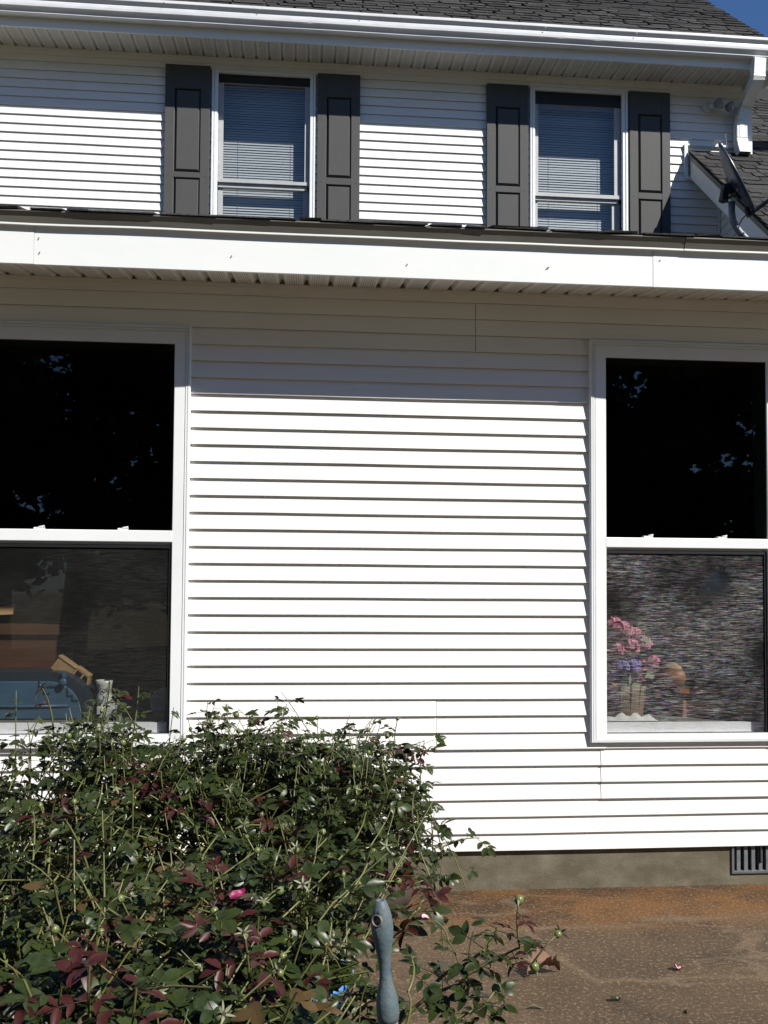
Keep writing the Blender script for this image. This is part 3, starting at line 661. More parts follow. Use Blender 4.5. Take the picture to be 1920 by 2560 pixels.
# ------------------------------------------------------------------ satellite dish
YD = 5.6
base = P(1858, 594, YD); zroof = 1.55+H+SL*(YD-YF+.05)
dish = empty('satellite_dish', (base.x, YD, zroof), 'slate blue satellite dish on a bent grey mast on the low roof', 'satellite dish')
O = Vector((base.x, YD, zroof))
ctr = P(1838, 447, YD); dv = ray(1838, 447).normalized(); rv = Vector((dv.y, -dv.x, 0)).normalized(); uv = rv.cross(dv).normalized(); nrm = (rv*.89+uv*.43+dv*.05).normalized()
ups = (Vector((0, 0, 1))-nrm*nrm.z).normalized(); sd = ups.cross(nrm)
mb = MB(); NR, NA = 7, 40
for sgn, off in ((1, 0), (-1, -.010)):
    for i in range(NR+1):
        for k in range(NA):
            a = 2*math.pi*k/NA; r = i/NR
            p = ctr+ups*(math.sin(a)*r*.245)+sd*(math.cos(a)*r*.27)+nrm*(.048*r*r-.03+off)
            mb.v.append(tuple(p-O))
n1 = (NR+1)*NA
for L_ in (0, n1):
    for i in range(NR):
        for k in range(NA):
            a = L_+i*NA+k; b = L_+i*NA+(k+1) % NA; f = (a, b, b+NA, a+NA); mb.f.append(f if L_ == 0 else f[::-1])
for k in range(NA): a = NR*NA+k; b = NR*NA+(k+1) % NA; mb.f.append((a, b, b+n1, a+n1))
link('reflector', mb.mesh('reflector', m_dish, True), dish)
bq = ctr-nrm*.055-ups*.05-O
link('bracket', MB().tube([bq+nrm*.02+ups*.085, bq+nrm*.02-ups*.085], .02, 4).tube([bq-Vector((.035, 0, -.03)), bq-Vector((.045, 0, .075))], [.022, .034], 5).tube([bq-Vector((.05, 0, .0)), bq+nrm*.03], .034, 6).mesh('bracket', m_dish2), dish)
link('bracket_strut', MB().tube([bq-Vector((.02, 0, .055)), bq+Vector((.05, 0, -.02)), bq+Vector((.085, 0, .02))], .008, 6).mesh('bracket_strut', m_mast), dish)
mpts = [P(1829, 505, YD)-O, P(1829, 530, YD)-O, P(1832, 550, YD)-O, P(1840, 568, YD)-O, P(1853, 585, YD)-O, P(1872, 603, YD)-O, P(1878, 609, YD)-O]
mpts.append(Vector((mpts[-1].x+.06, 0, -.01)))
link('mast', MB().tube(mpts, .021, 14).mesh('mast', m_mast, True), dish)
link('mast_clamp', MB().tube([mpts[4], mpts[4].lerp(mpts[5], .18)], .026, 12).mesh('mast_clamp', m_dish2), dish)
ft = mpts[-1]; link('mast_foot', MB().hexa([(ft.x-.10, -.07, -.03), (ft.x+.08, -.07, -.03), (ft.x+.08, .07, .012), (ft.x-.10, .07, .012), (ft.x-.10, -.07, -.018), (ft.x+.08, -.07, -.018), (ft.x+.08, .07, .024), (ft.x-.10, .07, .024)]).mesh('mast_foot', m_mast), dish)
a0 = P(1874, 536, YD)-O; a1 = P(1940, 488, YD-.12)-O
link('feed_arm', MB().tube([a0, a0.lerp(a1, .5), a1, a1+(a1-a0)*.35], .0125, 4).mesh('feed_arm', m_dish2), dish)
link('feed_joint', MB().tube([P(1866, 520, YD)-O, P(1875, 541, YD)-O], [.016, .02], 6).mesh('feed_joint', m_dish2), dish)
link('feed_horn', MB().lathe([(.018, 0), (.022, .03), (.03, .06)], a1+(a1-a0)*.35, 12, -nrm+Vector((0, 0, .2))).mesh('feed_horn', m_dish2, True), dish)
cb = [P(x, y, YD-.02)-O for x, y in ((1867, 536), (1855, 548), (1848, 562), (1845, 575))]
link('cable', MB().tube(cb, .004, 6).mesh('cable', m_cable), dish)

# ------------------------------------------------------------------ things inside the windows
zs = LOZ0+.045                                   # top of the inner sill (left window)
YI = W+.20
def wpt(x, y, Y=YI): return P(x, y, Y)
# blue metal mailbox with round front door, lying along the sill
bx1 = wpt(228, 1750).x; bx0 = bx1-.62; bz0 = zs; bz1 = wpt(100, 1680).z
mbx = empty('mailbox', ((bx0+bx1)/2, YI, zs), 'blue metal mailbox with rounded end and latch standing inside the window', 'mailbox')
O = Vector(((bx0+bx1)/2, YI, zs)); hh = bz1-bz0; hw = (bx1-bx0)/2
def dome(x0, x1, h, n=14, z0=0.0, r=None):
    r = r or h*.85; pr = [(x0, z0)]
    pr += [(x0, h-r*.5)]+[(x0+r*.5*(1-math.cos(a)), h-r*.5+r*.5*math.sin(a)) for a in [math.pi/2*i/n for i in range(1, n+1)]]
    pr += [(x1-r+r*math.sin(a), h-r+r*math.cos(a)) for a in [math.pi/2*i/n for i in range(n+1)]]
    pr += [(x1, z0)]; return pr[::-1]
link('body', MB().prism_y(dome(-hw, hw, hh), 0, .22).mesh('body', m_bluedark), mbx)
dr = link('door', MB().prism_y(dome(-hw+.02, hw-.042, hh-.042, z0=.004), -.014, -.001).mesh('door', m_bluepaint), mbx); bevel(dr, .005)
lx = wpt(160, 1704, YI-.02).x-O.x; lz = wpt(160, 1704, YI-.02).z-O.z
link('knob', MB().lathe([(.012, 0), (.012, .012), (.017, .02), (.017, .028), (.01, .032)], (lx, -.014, lz), 16, (0, -1, 0)).mesh('knob', m_bluepaint, True), mbx)
link('latch_tab', MB().box(lx-.009, lx+.009, -.020, -.0145, lz+.018, hh+.006).mesh('latch_tab', m_bluepaint), mbx)
for k, (dx, dz) in enumerate(((-.115, -.005), (.012, -.038))):
    link('embossed_step', MB().box(lx+dx, lx+dx+.006, -.0175, -.0142, lz+dz-.024, lz+dz+.01).box(lx+dx, lx+dx+.022, -.0174, -.0142, lz+dz-.030, lz+dz-.0242).box(lx+dx+.022, lx+dx+.028, -.0173, -.0142, lz+dz-.046, lz+dz-.024).box(lx+dx+.022, lx+dx+.052, -.0172, -.0142, lz+dz-.052, lz+dz-.0462).mesh('embossed_step', m_bluedark), mbx)
link('pivot_bar', MB().box(lx-.075, lx-.012, -.019, -.0142, lz-.026, lz-.020).mesh('pivot_bar', m_bluedark), mbx)
link('door_ridge', MB().tube([(-hw+.03, -.016, hh*.30), (0, -.018, hh*.285), (hw-.10, -.016, hh*.30)], .006, 6).mesh('door_ridge', m_bluepaint, True), mbx)

# wooden toy truck tipped over behind the mailbox
tl = wpt(190, 1700, W+.33)
tt = empty('toy_truck', (tl.x, W+.33, zs), 'tan wooden toy truck tipped nose down behind the blue mailbox', 'toy truck')
ang = math.radians(36)
def rot2(x, z): return (x*math.cos(ang)+z*math.sin(ang), -x*math.sin(ang)+z*math.cos(ang))
oz = tl.z-zs
def tprism(name, poly, y0, y1):
    pr = [rot2(*p) for p in poly]; pr = [(x, z+oz) for x, z in pr]
    return bevel(link(name, MB().prism_y(pr[::-1], y0, y1).mesh(name, m_tanwood), tt), .003)
tprism('bed', [(-.125, -.02), (-.03, -.02), (-.03, .045), (-.125, .045)], -.03, .03)
tprism('bed_lip', [(-.130, .0455), (-.028, .0455), (-.028, .056), (-.130, .056)], -.034, .034)
tprism('chassis', [(-.12, -.035), (.14, -.035), (.14, -.0205), (-.12, -.0205)], -.024, .024)
tprism('cab_roof', [(-.0295, .046), (.05, .046), (.045, .062), (-.0295, .062)], -.03, .03)
tprism('cab_pillar', [(-.0295, -.02), (-.018, -.02), (-.018, .0455), (-.0295, .0455)], -.03, .03)
tprism('cab_pillar', [(.012, -.02), (.022, -.02), (.022, .0455), (.012, .0455)], -.03, .03)
tprism('windscreen_pillar', [(.060, .005), (.070, .005), (.05, .0458), (.040, .0458)], -.03, .03)
tprism('bonnet', [(.0225, -.02), (.135, -.02), (.14, -.005), (.125, .008), (.0225, .004)], -.03, .03)
for q in (-.075, .085):
    x, z = rot2(q, -.036)
    for y in (-.04, .03): link('wheel', MB().lathe([(.022, 0), (.024, .003), (.024, .009), (.022, .012)], (x, y, z+oz), 18, (0, 1, 0)).mesh('wheel', m_tanwood), tt)
# support: leans on the crate behind
cr = empty('wooden_crate', (tl.x+.02, W+.42, zs), 'plain brown wooden crate behind the toy truck on the sill', 'crate')
link('crate_board', MB().box(-.16, .12, -.03, .0, 0, oz-.06).mesh('crate_board', m_brownwood), cr); link('crate_board', MB().box(-.16, .12, .05, .06, 0, oz-.06).mesh('crate_board', m_brownwood), cr)

# two pale bottles with black scrollwork
def scrolls(parent, n, r, z, size, yoff=0):
    for i in range(n):
        a = -math.pi/2+(i-(n-1)/2)*.42
        cx = math.cos(a)*r; cy = math.sin(a)*r
        pts = []
        for j in range(13):
            th = j*.52*(1 if i % 2 else -1)+i; rr = size*(1-j*.065)
            pts.append((cx+rr*math.cos(th)*-math.sin(a), cy-.0012+rr*math.cos(th)*math.cos(a)*.6-.001, z+rr*math.sin(th)+(.006 if i % 2 else -.004)))
        link('scroll_mark', MB().tube(pts, .0016, 5).mesh('scroll_mark', m_ink), parent)
p1 = wpt(268, 1740, W+.20); hb = wpt(268, 1738, W+.20).z-zs
b1 = empty('square_bottle', (p1.x, W+.20, zs), 'grey white square bottle with black scrollwork on its shoulder', 'bottle', )
sh = hb-.035
o = link('body', MB().box(-.042, .042, -.035, .035, 0, sh-.012).mesh('body', m_ceramic), b1); bevel(o, .008, 3)
link('shoulder', MB().lathe([(.040, sh-.0125), (.037, sh), (.022, sh+.012), (.019, sh+.026), (.024, hb), (.021, hb+.001)], (0, 0, 0), 24).mesh('shoulder', m_ceramic, True), b1)
scrolls(b1, 5, .036, sh+.002, .009)
p2 = wpt(262, 1705, W+.29); h2 = wpt(262, 1700, W+.29).z-zs
b2 = empty('patterned_vase', (p2.x, W+.29, zs), 'pale open vase with black scroll band behind the square bottle', 'vase')
link('body', MB().lathe([(.034, 0), (.036, .02), (.036, h2*.6), (.032, h2-.05), (.038, h2-.02), (.042, h2), (.038, h2), (.030, h2-.04), (.028, h2*.5)], (0, 0, 0), 24).mesh('body', m_ceramic, True), b2)
scrolls(b2, 5, .038, h2-.045, .012)
# pale plate leaning near the jamb
pl = wpt(415, 1745, W+.24)
pt = empty('pale_plate', (pl.x, W+.24, zs), 'pale round plate leaning beside the window jamb', 'plate')
link('rim', MB().lathe([(.030, 0), (.070, .008), (.072, .011), (.069, .012), (.030, .004)], (0, 0, .073), 32, (.15, -1, .12)).mesh('rim', m_sash, True), pt)
# brown dresser in the room and a tan board lying on it
dz = P(200, 1562, W+.62).z
dr_ = empty('dresser', (-1.75, W+.85, .2), 'long brown wooden dresser inside the room behind the mailbox', 'dresser')
link('carcass', MB().box(-1.3, 1.35, -.20, .25, 0, dz-.25).mesh('carcass', m_brownwood), dr_)
link('top', MB().box(-1.34, 1.39, -.23, .27, dz-.2499, dz-.2).mesh('top', m_brownwood), dr_)
for i in range(4): link('drawer', MB().box(-1.26+i*.64, -.68+i*.64, -.215, -.2001, .35, dz-.28).mesh('drawer', m_brownwood), dr_)
q0 = P(36, 1524, W+.72)
tb = empty('tan_board', (q0.x-.3, W+.72, dz), 'tan slanted board lying on the brown dresser inside the room', 'board')
zz = q0.z-dz
link('plank', MB().prism_y([(-.6, 0), (.29, zz-.024), (.30, zz+.027), (.1, zz-.005), (-.6, .05)], 0, .02).mesh('plank', m_tanwood), tb)
link('block', MB().box(.05, .12, .0201, .08, 0, zz-.02).mesh('block', m_tanwood), tb)

# right window: flowers in a wicker basket
m_pink = M('pink_petal_cloth', (.55, .12, .22), (.70, .30, .38), rough=.7, scale=40)
m_violet = M('violet_petal_cloth', (.22, .14, .42), (.34, .26, .58), rough=.7, scale=40)
m_silkleaf = M('silk_leaf', (.14, .20, .09), (.22, .28, .15), rough=.7, scale=20)
def wick():
    m, t, b = newmat('wicker'); tc = t.nodes.new('ShaderNodeTexCoord'); wv = t.nodes.new('ShaderNodeTexWave'); wv.bands_direction = 'Z'; wv.inputs['Scale'].default_value = 45; wv.inputs['Distortion'].default_value = 3
    t.links.new(tc.outputs['Object'], wv.inputs[0]); t.links.new(mixc(t, wv.outputs[0], (.10, .06, .03), (.36, .25, .13)), b.inputs['Base Color']); b.inputs['Roughness'].default_value = .7; return m
m_wick = wick()
zs2 = ROZ0+.045; YR = W+.22
bk_ = P(1562, 1750, YR)
fb_ = empty('flower_basket', (bk_.x, YR, zs2), 'wicker basket of pink and violet artificial flowers inside the window', 'flower basket')
hb2 = P(1562, 1712, YR).z-zs2
link('basket', MB().lathe([(.075, 0), (.085, .03), (.092, hb2*.7), (.098, hb2), (.092, hb2), (.08, .03)], (0, 0, 0), 24).mesh('basket', m_wick, True), fb_)
for i in range(12): a = i*math.pi/6; link('stake', MB().tube([(.078*math.cos(a), .078*math.sin(a), 0), (.089*math.cos(a), .089*math.sin(a), hb2*.5), (.101*math.cos(a), .101*math.sin(a), hb2+.004)], .004, 5).mesh('stake', m_wick), fb_)
rnd = random.Random(5)
def blossom(mat, c, r):
    mb = MB()
    for i in range(44):
        d = Vector((rnd.gauss(0, 1), rnd.gauss(0, 1), rnd.gauss(0, 1)+.3)).normalized(); p = Vector(c)+d*r*rnd.uniform(.75, 1); u = d.orthogonal().normalized()*r*.42; v = d.cross(u).normalized()*r*.42
        mb.add([p-u, p-v*.9+d*r*.12, p+u, p+v*.9+d*r*.12], [(0, 1, 2, 3)])
    link('blossom', mb.mesh('blossom', mat), fb_)
for x, y, mt_, r in [(1535, 1565, m_pink, .036), (1560, 1575, m_pink, .036), (1590, 1590, m_pink, .034), (1530, 1600, m_pink, .04), (1580, 1620, m_pink, .034), (1612, 1610, m_pink, .03), (1545, 1625, m_pink, .03), (1525, 1660, m_violet, .036), (1552, 1668, m_violet, .036), (1585, 1665, m_violet, .03), (1615, 1668, m_pink, .032), (1600, 1690, m_pink, .028), (1635, 1655, m_pink, .026), (1530, 1690, m_violet, .03)]:
    q = P(x, y, YR-rnd.uniform(-.03, .05)); blossom(mt_, q-Vector((bk_.x, YR, zs2)), r*1.2)
for x, y in [(1575, 1700), (1560, 1640), (1615, 1600), (1590, 1715), (1540, 1640), (1625, 1690)]:
    q = P(x, y, YR-.06)-Vector((bk_.x, YR, zs2)); u = Vector((rnd.uniform(-1, 1), -.3, rnd.uniform(-.6, .6))).normalized()*.035; v = u.orthogonal().normalized()*.02
    link('leaf', MB().add([q-u, q-v, q+u*1.1, q+v], [(0, 1, 2, 3)]).mesh('leaf', m_silkleaf), fb_)
link('stem', MB().tube([(0, 0, .02), (0, 0, hb2+.1)], .012, 6).mesh('stem', m_silkleaf), fb_)
# crumpled white cloth, wooden box and tray, round brown pot, pale lamp
cl = P(1575, 1800, W+.14)
c0 = empty('white_cloth', (cl.x, W+.14, zs2), 'crumpled white cloth lying on the sill before the wicker basket', 'cloth')
mb = MB(); n = 14
for i in range(n+1):
    for j in range(5):
        x = -.13+.26*i/n; y = -.03+.06*j/4; mb.v.append((x, y, .004+(.030+.012*math.sin(i*1.7))*math.sin(math.pi*j/4)*math.sin(math.pi*i/n)**.5))
for i in range(n):
    for j in range(4): a = i*5+j; mb.f.append((a, a+5, a+6, a+1))
m_cloth = M('white_cloth', (.7, .68, .64), rough=.9); link('fabric', mb.mesh('fabric', m_cloth, True), c0)
m_orangewood = M('orange_wood', (.40, .17, .06), (.30, .12, .045), rough=.5, scale=9, stretch=(1, 1, 7))
bxp = P(1752, 1775, W+.30)
wb = empty('wooden_box', (bxp.x, W+.30, zs2), 'orange brown wooden box with a tray on top inside the window', 'box')
tz = P(1752, 1748, W+.30).z-zs2
o = link('box_body', MB().box(-.115, .10, -.05, .08, 0, tz).mesh('box_body', m_orangewood), wb); bevel(o, .004)
link('post', MB().box(-.10, -.08, .0, .02, tz, tz+.035).mesh('post', m_orangewood), wb); link('post', MB().box(.08, .10, .0, .02, tz, tz+.035).mesh('post', m_orangewood), wb)
link('tray', MB().box(-.13, .16, -.06, .09, tz+.0351, tz+.058).mesh('tray', m_orangewood), wb)
rz = zs2+tz+.0582; rp = P(1685, 1655, W+.32)
rp_ = empty('round_pot', (rp.x, W+.32, rz), 'round brown pot with domed lid on the wooden tray', 'pot')
link('bowl', MB().lathe([(.04, 0), (.066, .02), (.078, .05), (.07, .08), (.06, .088)], (0, 0, 0), 24).mesh('bowl', m_orangewood, True), rp_)
link('lid', MB().lathe([(.062, .0885), (.055, .105), (.03, .125), (.008, .132), (.011, .142), (.002, .148)], (0, 0, 0), 24).mesh('lid', m_tanwood, True), rp_)
lp = P(1802, 1500, W+.34)
m_shade = M('mint_lamp_shade', (.45, .58, .55), rough=.6); m_cream = M('cream_pole', (.6, .56, .42), rough=.5)
lm = empty('table_lamp', (lp.x, W+.40, zs2), 'slim cream pole lamp with pale mint shade inside the window', 'lamp')
lzt = P(1802, 1450, W+.40).z-zs2
link('pole', MB().tube([(0, 0, .02), (0, 0, lzt-.02)], .016, 10).mesh('pole', m_cream, True), lm)
link('shade', MB().lathe([(.09, lzt-.11), (.075, lzt-.03), (.04, lzt+.03), (.01, lzt+.04)], (0, 0, 0), 24).mesh('shade', m_shade, True), lm)
link('foot', MB().lathe([(.06, 0), (.06, .012), (.02, .022)], (0, 0, 0), 20).mesh('foot', m_cream, True), lm)
gp_ = P(1832, 1655, W+.36)
gl = empty('glass_jar', (gp_.x-.02, W+.36, rz), 'pale round glass jar on the wooden tray beside the brown pot', 'jar')
link('jar_body', MB().lathe([(.025, 0), (.048, .02), (.055, .05), (.045, .085), (.03, .1), (.034, .11)], (0, 0, 0), 20).mesh('jar_body', m_ceramic, True), gl)

# ------------------------------------------------------------------ leaves
def leaf_mat(name, c1, c2, under, rough=.34, trans=.18):
    m = bpy.data.materials.new(name); m.use_nodes = True; t = m.node_tree; b = t.nodes['Principled BSDF']; o = t.nodes['Material Output']
    at = t.nodes.new('ShaderNodeAttribute'); at.attribute_name = 'rnd'
    n = noise_n(t, 60, 3); base = mixc(t, at.outputs['Fac'], c1, c2); base = mixc(t, ramp(t, n.outputs[0], .3, .9), base, tuple(x*1.25 for x in c2))
    g = t.nodes.new('ShaderNodeNewGeometry'); base = mixc(t, g.outputs['Backfacing'], base, under)
    t.links.new(base, b.inputs['Base Color']); b.inputs['Roughness'].default_value = rough; b.inputs['Specular IOR Level'].default_value = .32
    tr = t.nodes.new('ShaderNodeBsdfTranslucent'); t.links.new(base, tr.inputs[0]); mx = t.nodes.new('ShaderNodeMixShader'); mx.inputs[0].default_value = trans
    t.links.new(b.outputs[0], mx.inputs[1]); t.links.new(tr.outputs[0], mx.inputs[2]); t.links.new(mx.outputs[0], o.inputs[0]); return m
m_leaf = leaf_mat('rose_leaf', (.011, .021, .007), (.036, .050, .012), (.060, .068, .026), .36, .24)
m_red = leaf_mat('young_red_leaf', (.028, .007, .007), (.052, .013, .010), (.06, .026, .02), .42)
m_tan = leaf_mat('bronze_leaf', (.040, .028, .010), (.075, .046, .016), (.07, .05, .022), .4)
m_shoot = M('green_shoot', (.15, .15, .045), (.075, .08, .025), rough=.5, scale=20)
m_cane = M('brown_cane', (.085, .075, .035), (.055, .042, .025), rough=.7, scale=30)
m_hip = M('green_rose_hip', (.10, .135, .035), (.14, .155, .05), rough=.35, scale=40)
m_sepal = M('pale_sepal', (.22, .22, .15), (.11, .125, .055), rough=.6, scale=60)
m_seed = M('dark_flower_centre', (.05, .025, .02), rough=.9)

def leaflet(org, dr, nm, L, wd, fold, curl):
    """vertices+faces of one pointed leaflet; dr along, nm normal"""
    sd_ = nm.cross(dr).normalized(); v = []; ts = (0, .22, .5, .78, 1.0); hw = (0, .78, 1.0, .66, 0)
    for t, h in zip(ts, hw):
        c = org+dr*(L*t)-nm*(curl*L*t*t); v.append(c)
        if h:
            q = h*wd*.5; v.append(c+sd_*q*math.cos(fold)+nm*q*math.sin(fold)); v.append(c-sd_*q*math.cos(fold)+nm*q*math.sin(fold))
    # idx: 0 base;1 mid,2 l,3 r;4,5,6;7,8,9;10 tip
    f = [(0, 1, 2), (0, 3, 1), (1, 4, 5, 2), (1, 3, 6, 4), (4, 7, 8, 5), (4, 6, 9, 7), (7, 10, 8), (7, 9, 10)]
    return v, f
def compound(seed, n=5, sc_=1.0, fold=.25, width=.62):
    r = random.Random(seed); vs = []; fs = []; Lr = .062*sc_
    def put(v, f): k = len(vs); vs.extend(v); fs.extend([tuple(i+k for i in q) for q in f])
    X, Z = Vector((1, 0, 0)), Vector((0, 0, 1)); rw = .0011
    pts = [X*(Lr*t)-Z*(.010*t*t) for t in (0, .5, 1)]
    for i in range(2):
        a, b = pts[i], pts[i+1]; y = Vector((0, rw, 0)); put([a-y, b-y, b+y, a+y, a-Z*rw*1.6, b-Z*rw*1.6], [(0, 1, 2, 3), (0, 4, 5, 1), (3, 2, 5, 4)])
    def lf(o, ang, L):
        d = Vector((math.cos(ang), math.sin(ang), r.uniform(-.35, .15))).normalized(); nn = (Z+Vector((r.uniform(-.35, .35), r.uniform(-.35, .35), 0))).normalized(); nn = (nn-d*nn.dot(d)).normalized()
        v, f = leaflet(o, d, nn, L, L*width*r.uniform(.85, 1.15), fold+r.uniform(-.15, .2), r.uniform(.05, .35)); put(v, f)
    lf(pts[2], r.uniform(-.25, .25), .047*sc_*r.uniform(.9, 1.15))
    for k in range((n-1)//2):
        o = pts[1].lerp(pts[2], .85) if k == 0 else pts[0].lerp(pts[1], .95)
        L = (.041 if k == 0 else .033)*sc_*r.uniform(.85, 1.15)
        lf(o, 1.05+r.uniform(-.25, .25), L); lf(o, -1.05+r.uniform(-.25, .25), L)
    return vs, fs
def leaf_mesh(data, mat, rv, name='leaf'):
    vs, fs = data; me = bpy.data.meshes.new(name); me.from_pydata([tuple(v) for v in vs], [], fs); me.materials.append(mat); me.polygons.foreach_set('use_smooth', [True]*len(me.polygons))
    at = me.attributes.new('rnd', 'FLOAT', 'POINT'); at.data.foreach_set('value', [rv]*len(vs)); me.update(); return me
VAR = {'g': [compound(i, 5 if i % 4 else 3) for i in range(12)], 'r': [compound(50+i, 5, .95, .4, .55) for i in range(5)], 't': [compound(80+i, 3, 1.0, .2, .66) for i in range(4)]}
MAT = {'g': m_leaf, 'r': m_red, 't': m_tan}
VME = {k: [leaf_mesh(d, MAT[k], random.random()) for d in v] for k, v in VAR.items()}

# ------------------------------------------------------------------ rose bush
R2 = random.Random(21)
bush = empty('rose_bush', (-.5, 2.0, 0), 'large dense rose bush with dark glossy leaves, red young shoots and green hips', 'rose bush')
BO = Vector((-.5, 2.0, 0))
ridge = [(a_, b_-.055) for a_, b_ in [(-1.6, -.62), (-1.1, -.52), (-.89, -.50), (-.81, -.46), (-.75, -.40), (-.68, -.385), (-.56, -.36), (-.43, -.40), (-.32, -.41), (-.13, -.385), (-.05, -.37), (.14, -.40), (.26, -.42), (.33, -.50), (.37, -.60), (.45, -.8)]]
def lerp_list(x, L):
    if x <= L[0][0]: return L[0][1]
    for (a, b), (c, d) in zip(L, L[1:]):
        if x <= c: return b+(d-b)*(x-a)/(c-a)
    return L[-1][1]
def xr(Y): return .035+(Y-1.1)*.20
def canopy(X, Y):
    zb_ = lerp_list(X*2.7/max(Y, 1.6) if Y < 2.7 else X, ridge); t = min(1, max(0, (Y-1.0)/1.55))
    z = (-.60)*(1-t)+zb_*t
    z += .05*noise.noise(Vector((X*3.1, Y*3.1, 1.7)))-.04*max(0, (X-xr(Y)+.2)/.2)**2
    return z+H
leaves = []; shoots = MB(); canes = []; tips = []
roots = [Vector((x, y, 0)) for x, y in ((-.15, 2.35), (-.75, 2.3), (-1.25, 2.1), (-.2, 1.75), (-.7, 1.6), (-.05, 2.6), (-.25, 1.3), (-.65, 1.2))]
def bez(a, b, c, n): return [a*(1-t)**2+b*(2*t*(1-t))+c*t*t for t in [i/n for i in range(n+1)]]
def grow(p0, p1, nleaf, lean=.06, rad=(.0030, .0016), kind=None, t0=.25, size=1.0, droop=0, tall=False):
    mid = p0.lerp(p1, .5)+Vector((R2.uniform(-lean, lean), R2.uniform(-lean, lean), R2.uniform(0, lean)+droop)); pts = bez(p0, mid, p1, 6)
    shoots.tube(pts, [rad[0]+(rad[1]-rad[0])*i/6 for i in range(7)], 4, False)
    az = R2.uniform(0, 6.28)
    for i in range(nleaf):
        t = t0+(1-t0)*(i+R2.random()*.6)/nleaf; t = min(t, .99); p = p0*(1-t)**2+mid*(2*t*(1-t))+p1*t*t
        az += 2.4+R2.uniform(-.4, .4)
        kk = kind or ('r' if (t > .8 and R2.random() < .06) else ('t' if R2.random() < .015 else 'g'))
        leaves.append((p, az, R2.uniform(-.35, .55), R2.uniform(-.6, .6), size*R2.uniform(.72, 1.12), kk))
    tips.append((pts[-1], (pts[-1]-pts[-2]).normalized(), tall))
    return pts
# canes
for r in roots:
    for j in range(4):
        for _ in range(30):
            X, Y = r.x+R2.gauss(0, .28), r.y+R2.gauss(0, .25)
            if Y > 1.05 and X < xr(Y)-.03: break
        top = Vector((X, Y, canopy(X, Y)-.12)); m_ = r.lerp(top, .5)+Vector((R2.uniform(-.08, .08), R2.uniform(-.08, .08), .1))
        pts = bez(r-Vector((0, 0, .03)), m_, top, 7); canes.append((pts, R2.uniform(.006, .010)))
for pts, rad in canes:
    link('cane', MB().tube([p-BO for p in pts], [rad*(1-.06*i) for i in range(len(pts))], 6).mesh('cane', m_cane if R2.random() < .5 else m_shoot, True), bush)
N = 0
while N < 1000:
    Y = .98+2.0*R2.random()**.92; X = R2.uniform(-1.02*Y*.36-.22, xr(Y))
    zc = canopy(X, Y)+R2.uniform(-.16, .02)
    p1 = Vector((X, Y, zc)); src = R2.choice(canes)[0] if R2.random() < .0 else min((c[0] for c in R2.sample(canes, 9)), key=lambda q: (q[-2]-p1).length)
    p0 = src[R2.choice((3, 4, 5, 6))]
    if (p1-p0).length > .42: p0 = p1+(p0-p1).normalized()*R2.uniform(.2, .42)
    grow(p0, p1, R2.randint(5, 9), size=.73 if Y < 1.7 else .66); N += 1
for _ in range(210):                                # bare yellow green twigs through the canopy
    Y = 1.0+1.85*R2.random(); X = R2.uniform(-1.02*Y*.36-.2, xr(Y)); z = canopy(X, Y)
    a = Vector((X, Y, z-R2.uniform(.10, .25))); b = Vector((X+R2.gauss(0, .09), Y+R2.gauss(0, .09), z+R2.uniform(-.08, .012)))
    grow(a, b, R2.choice((0, 0, 1)), .03, (.0022, .0010), None, .3, .7)
for X0, X1, zt_, n_ in ((-.72, -.46, -.285, 34), (-.40, .0, -.325, 60), (.02, .32, -.36, 55), (-.30, -.18, -.29, 10), (-.1, .0, -.29, 10)):   # taller lumps at the back
    for _ in range(n_):
        X = R2.uniform(X0, X1); Y = R2.uniform(2.4, 2.8); zc = canopy(X, Y); f_ = math.sin(math.pi*(X-X0)/(X1-X0))**.5
        b = Vector((X, Y, zc+max(.02, (zt_+H-zc)*f_*R2.random()**.8))); a = b+Vector((R2.gauss(0, .06), R2.gauss(0, .05), -R2.uniform(.15, .28)))
        grow(a, b, R2.randint(4, 7), .04, (.0022, .0010), None, .15, .6, tall=R2.random() < .35)
for _ in range(50):                                 # loose leafy tips above the dense body
    X = R2.choice((R2.uniform(-.84, -.42), R2.uniform(-.36, .30), R2.uniform(-.2, .30))); Y = R2.uniform(2.3, 2.75); z = canopy(X, Y)
    b = Vector((X, Y, z+R2.uniform(.02, .085))); a = b+Vector((R2.gauss(0, .05), R2.gauss(0, .05), -R2.uniform(.12, .22)))
    grow(a, b, R2.randint(3, 6), .03, (.0022, .0010), None, .25, .55, tall=R2.random() < .4)
# taller tips against the wall
for x, y in [(35, 1492), (60, 1560), (85, 1545), (150, 1530), (236, 1470), (300, 1482), (262, 1540), (375, 1528), (405, 1550), (490, 1532), (540, 1545), (620, 1520), (640, 1545), (685, 1555), (755, 1545), (800, 1560), (858, 1556), (905, 1600), (915, 1650), (925, 1700), (938, 1755), (958, 1830)]:
    p1 = P(x*1.1573, y*1.1573, 2.62+R2.uniform(-.1, .1)); p0 = p1+Vector((R2.uniform(-.10, .02) if x > 500 else R2.uniform(-.05, .08), R2.uniform(-.05, .05), -R2.uniform(.22, .32)))
    grow(p0, p1, 5, .03, (.0026, .0012), None, .1, .62, tall=True)
def pxshoot(pts, Y, n, **k):
    q = [P(x, y, Y+dy) for x, y, dy in pts]
    for a, b in zip(q, q[1:]): grow(a, b, n, .02, **k)
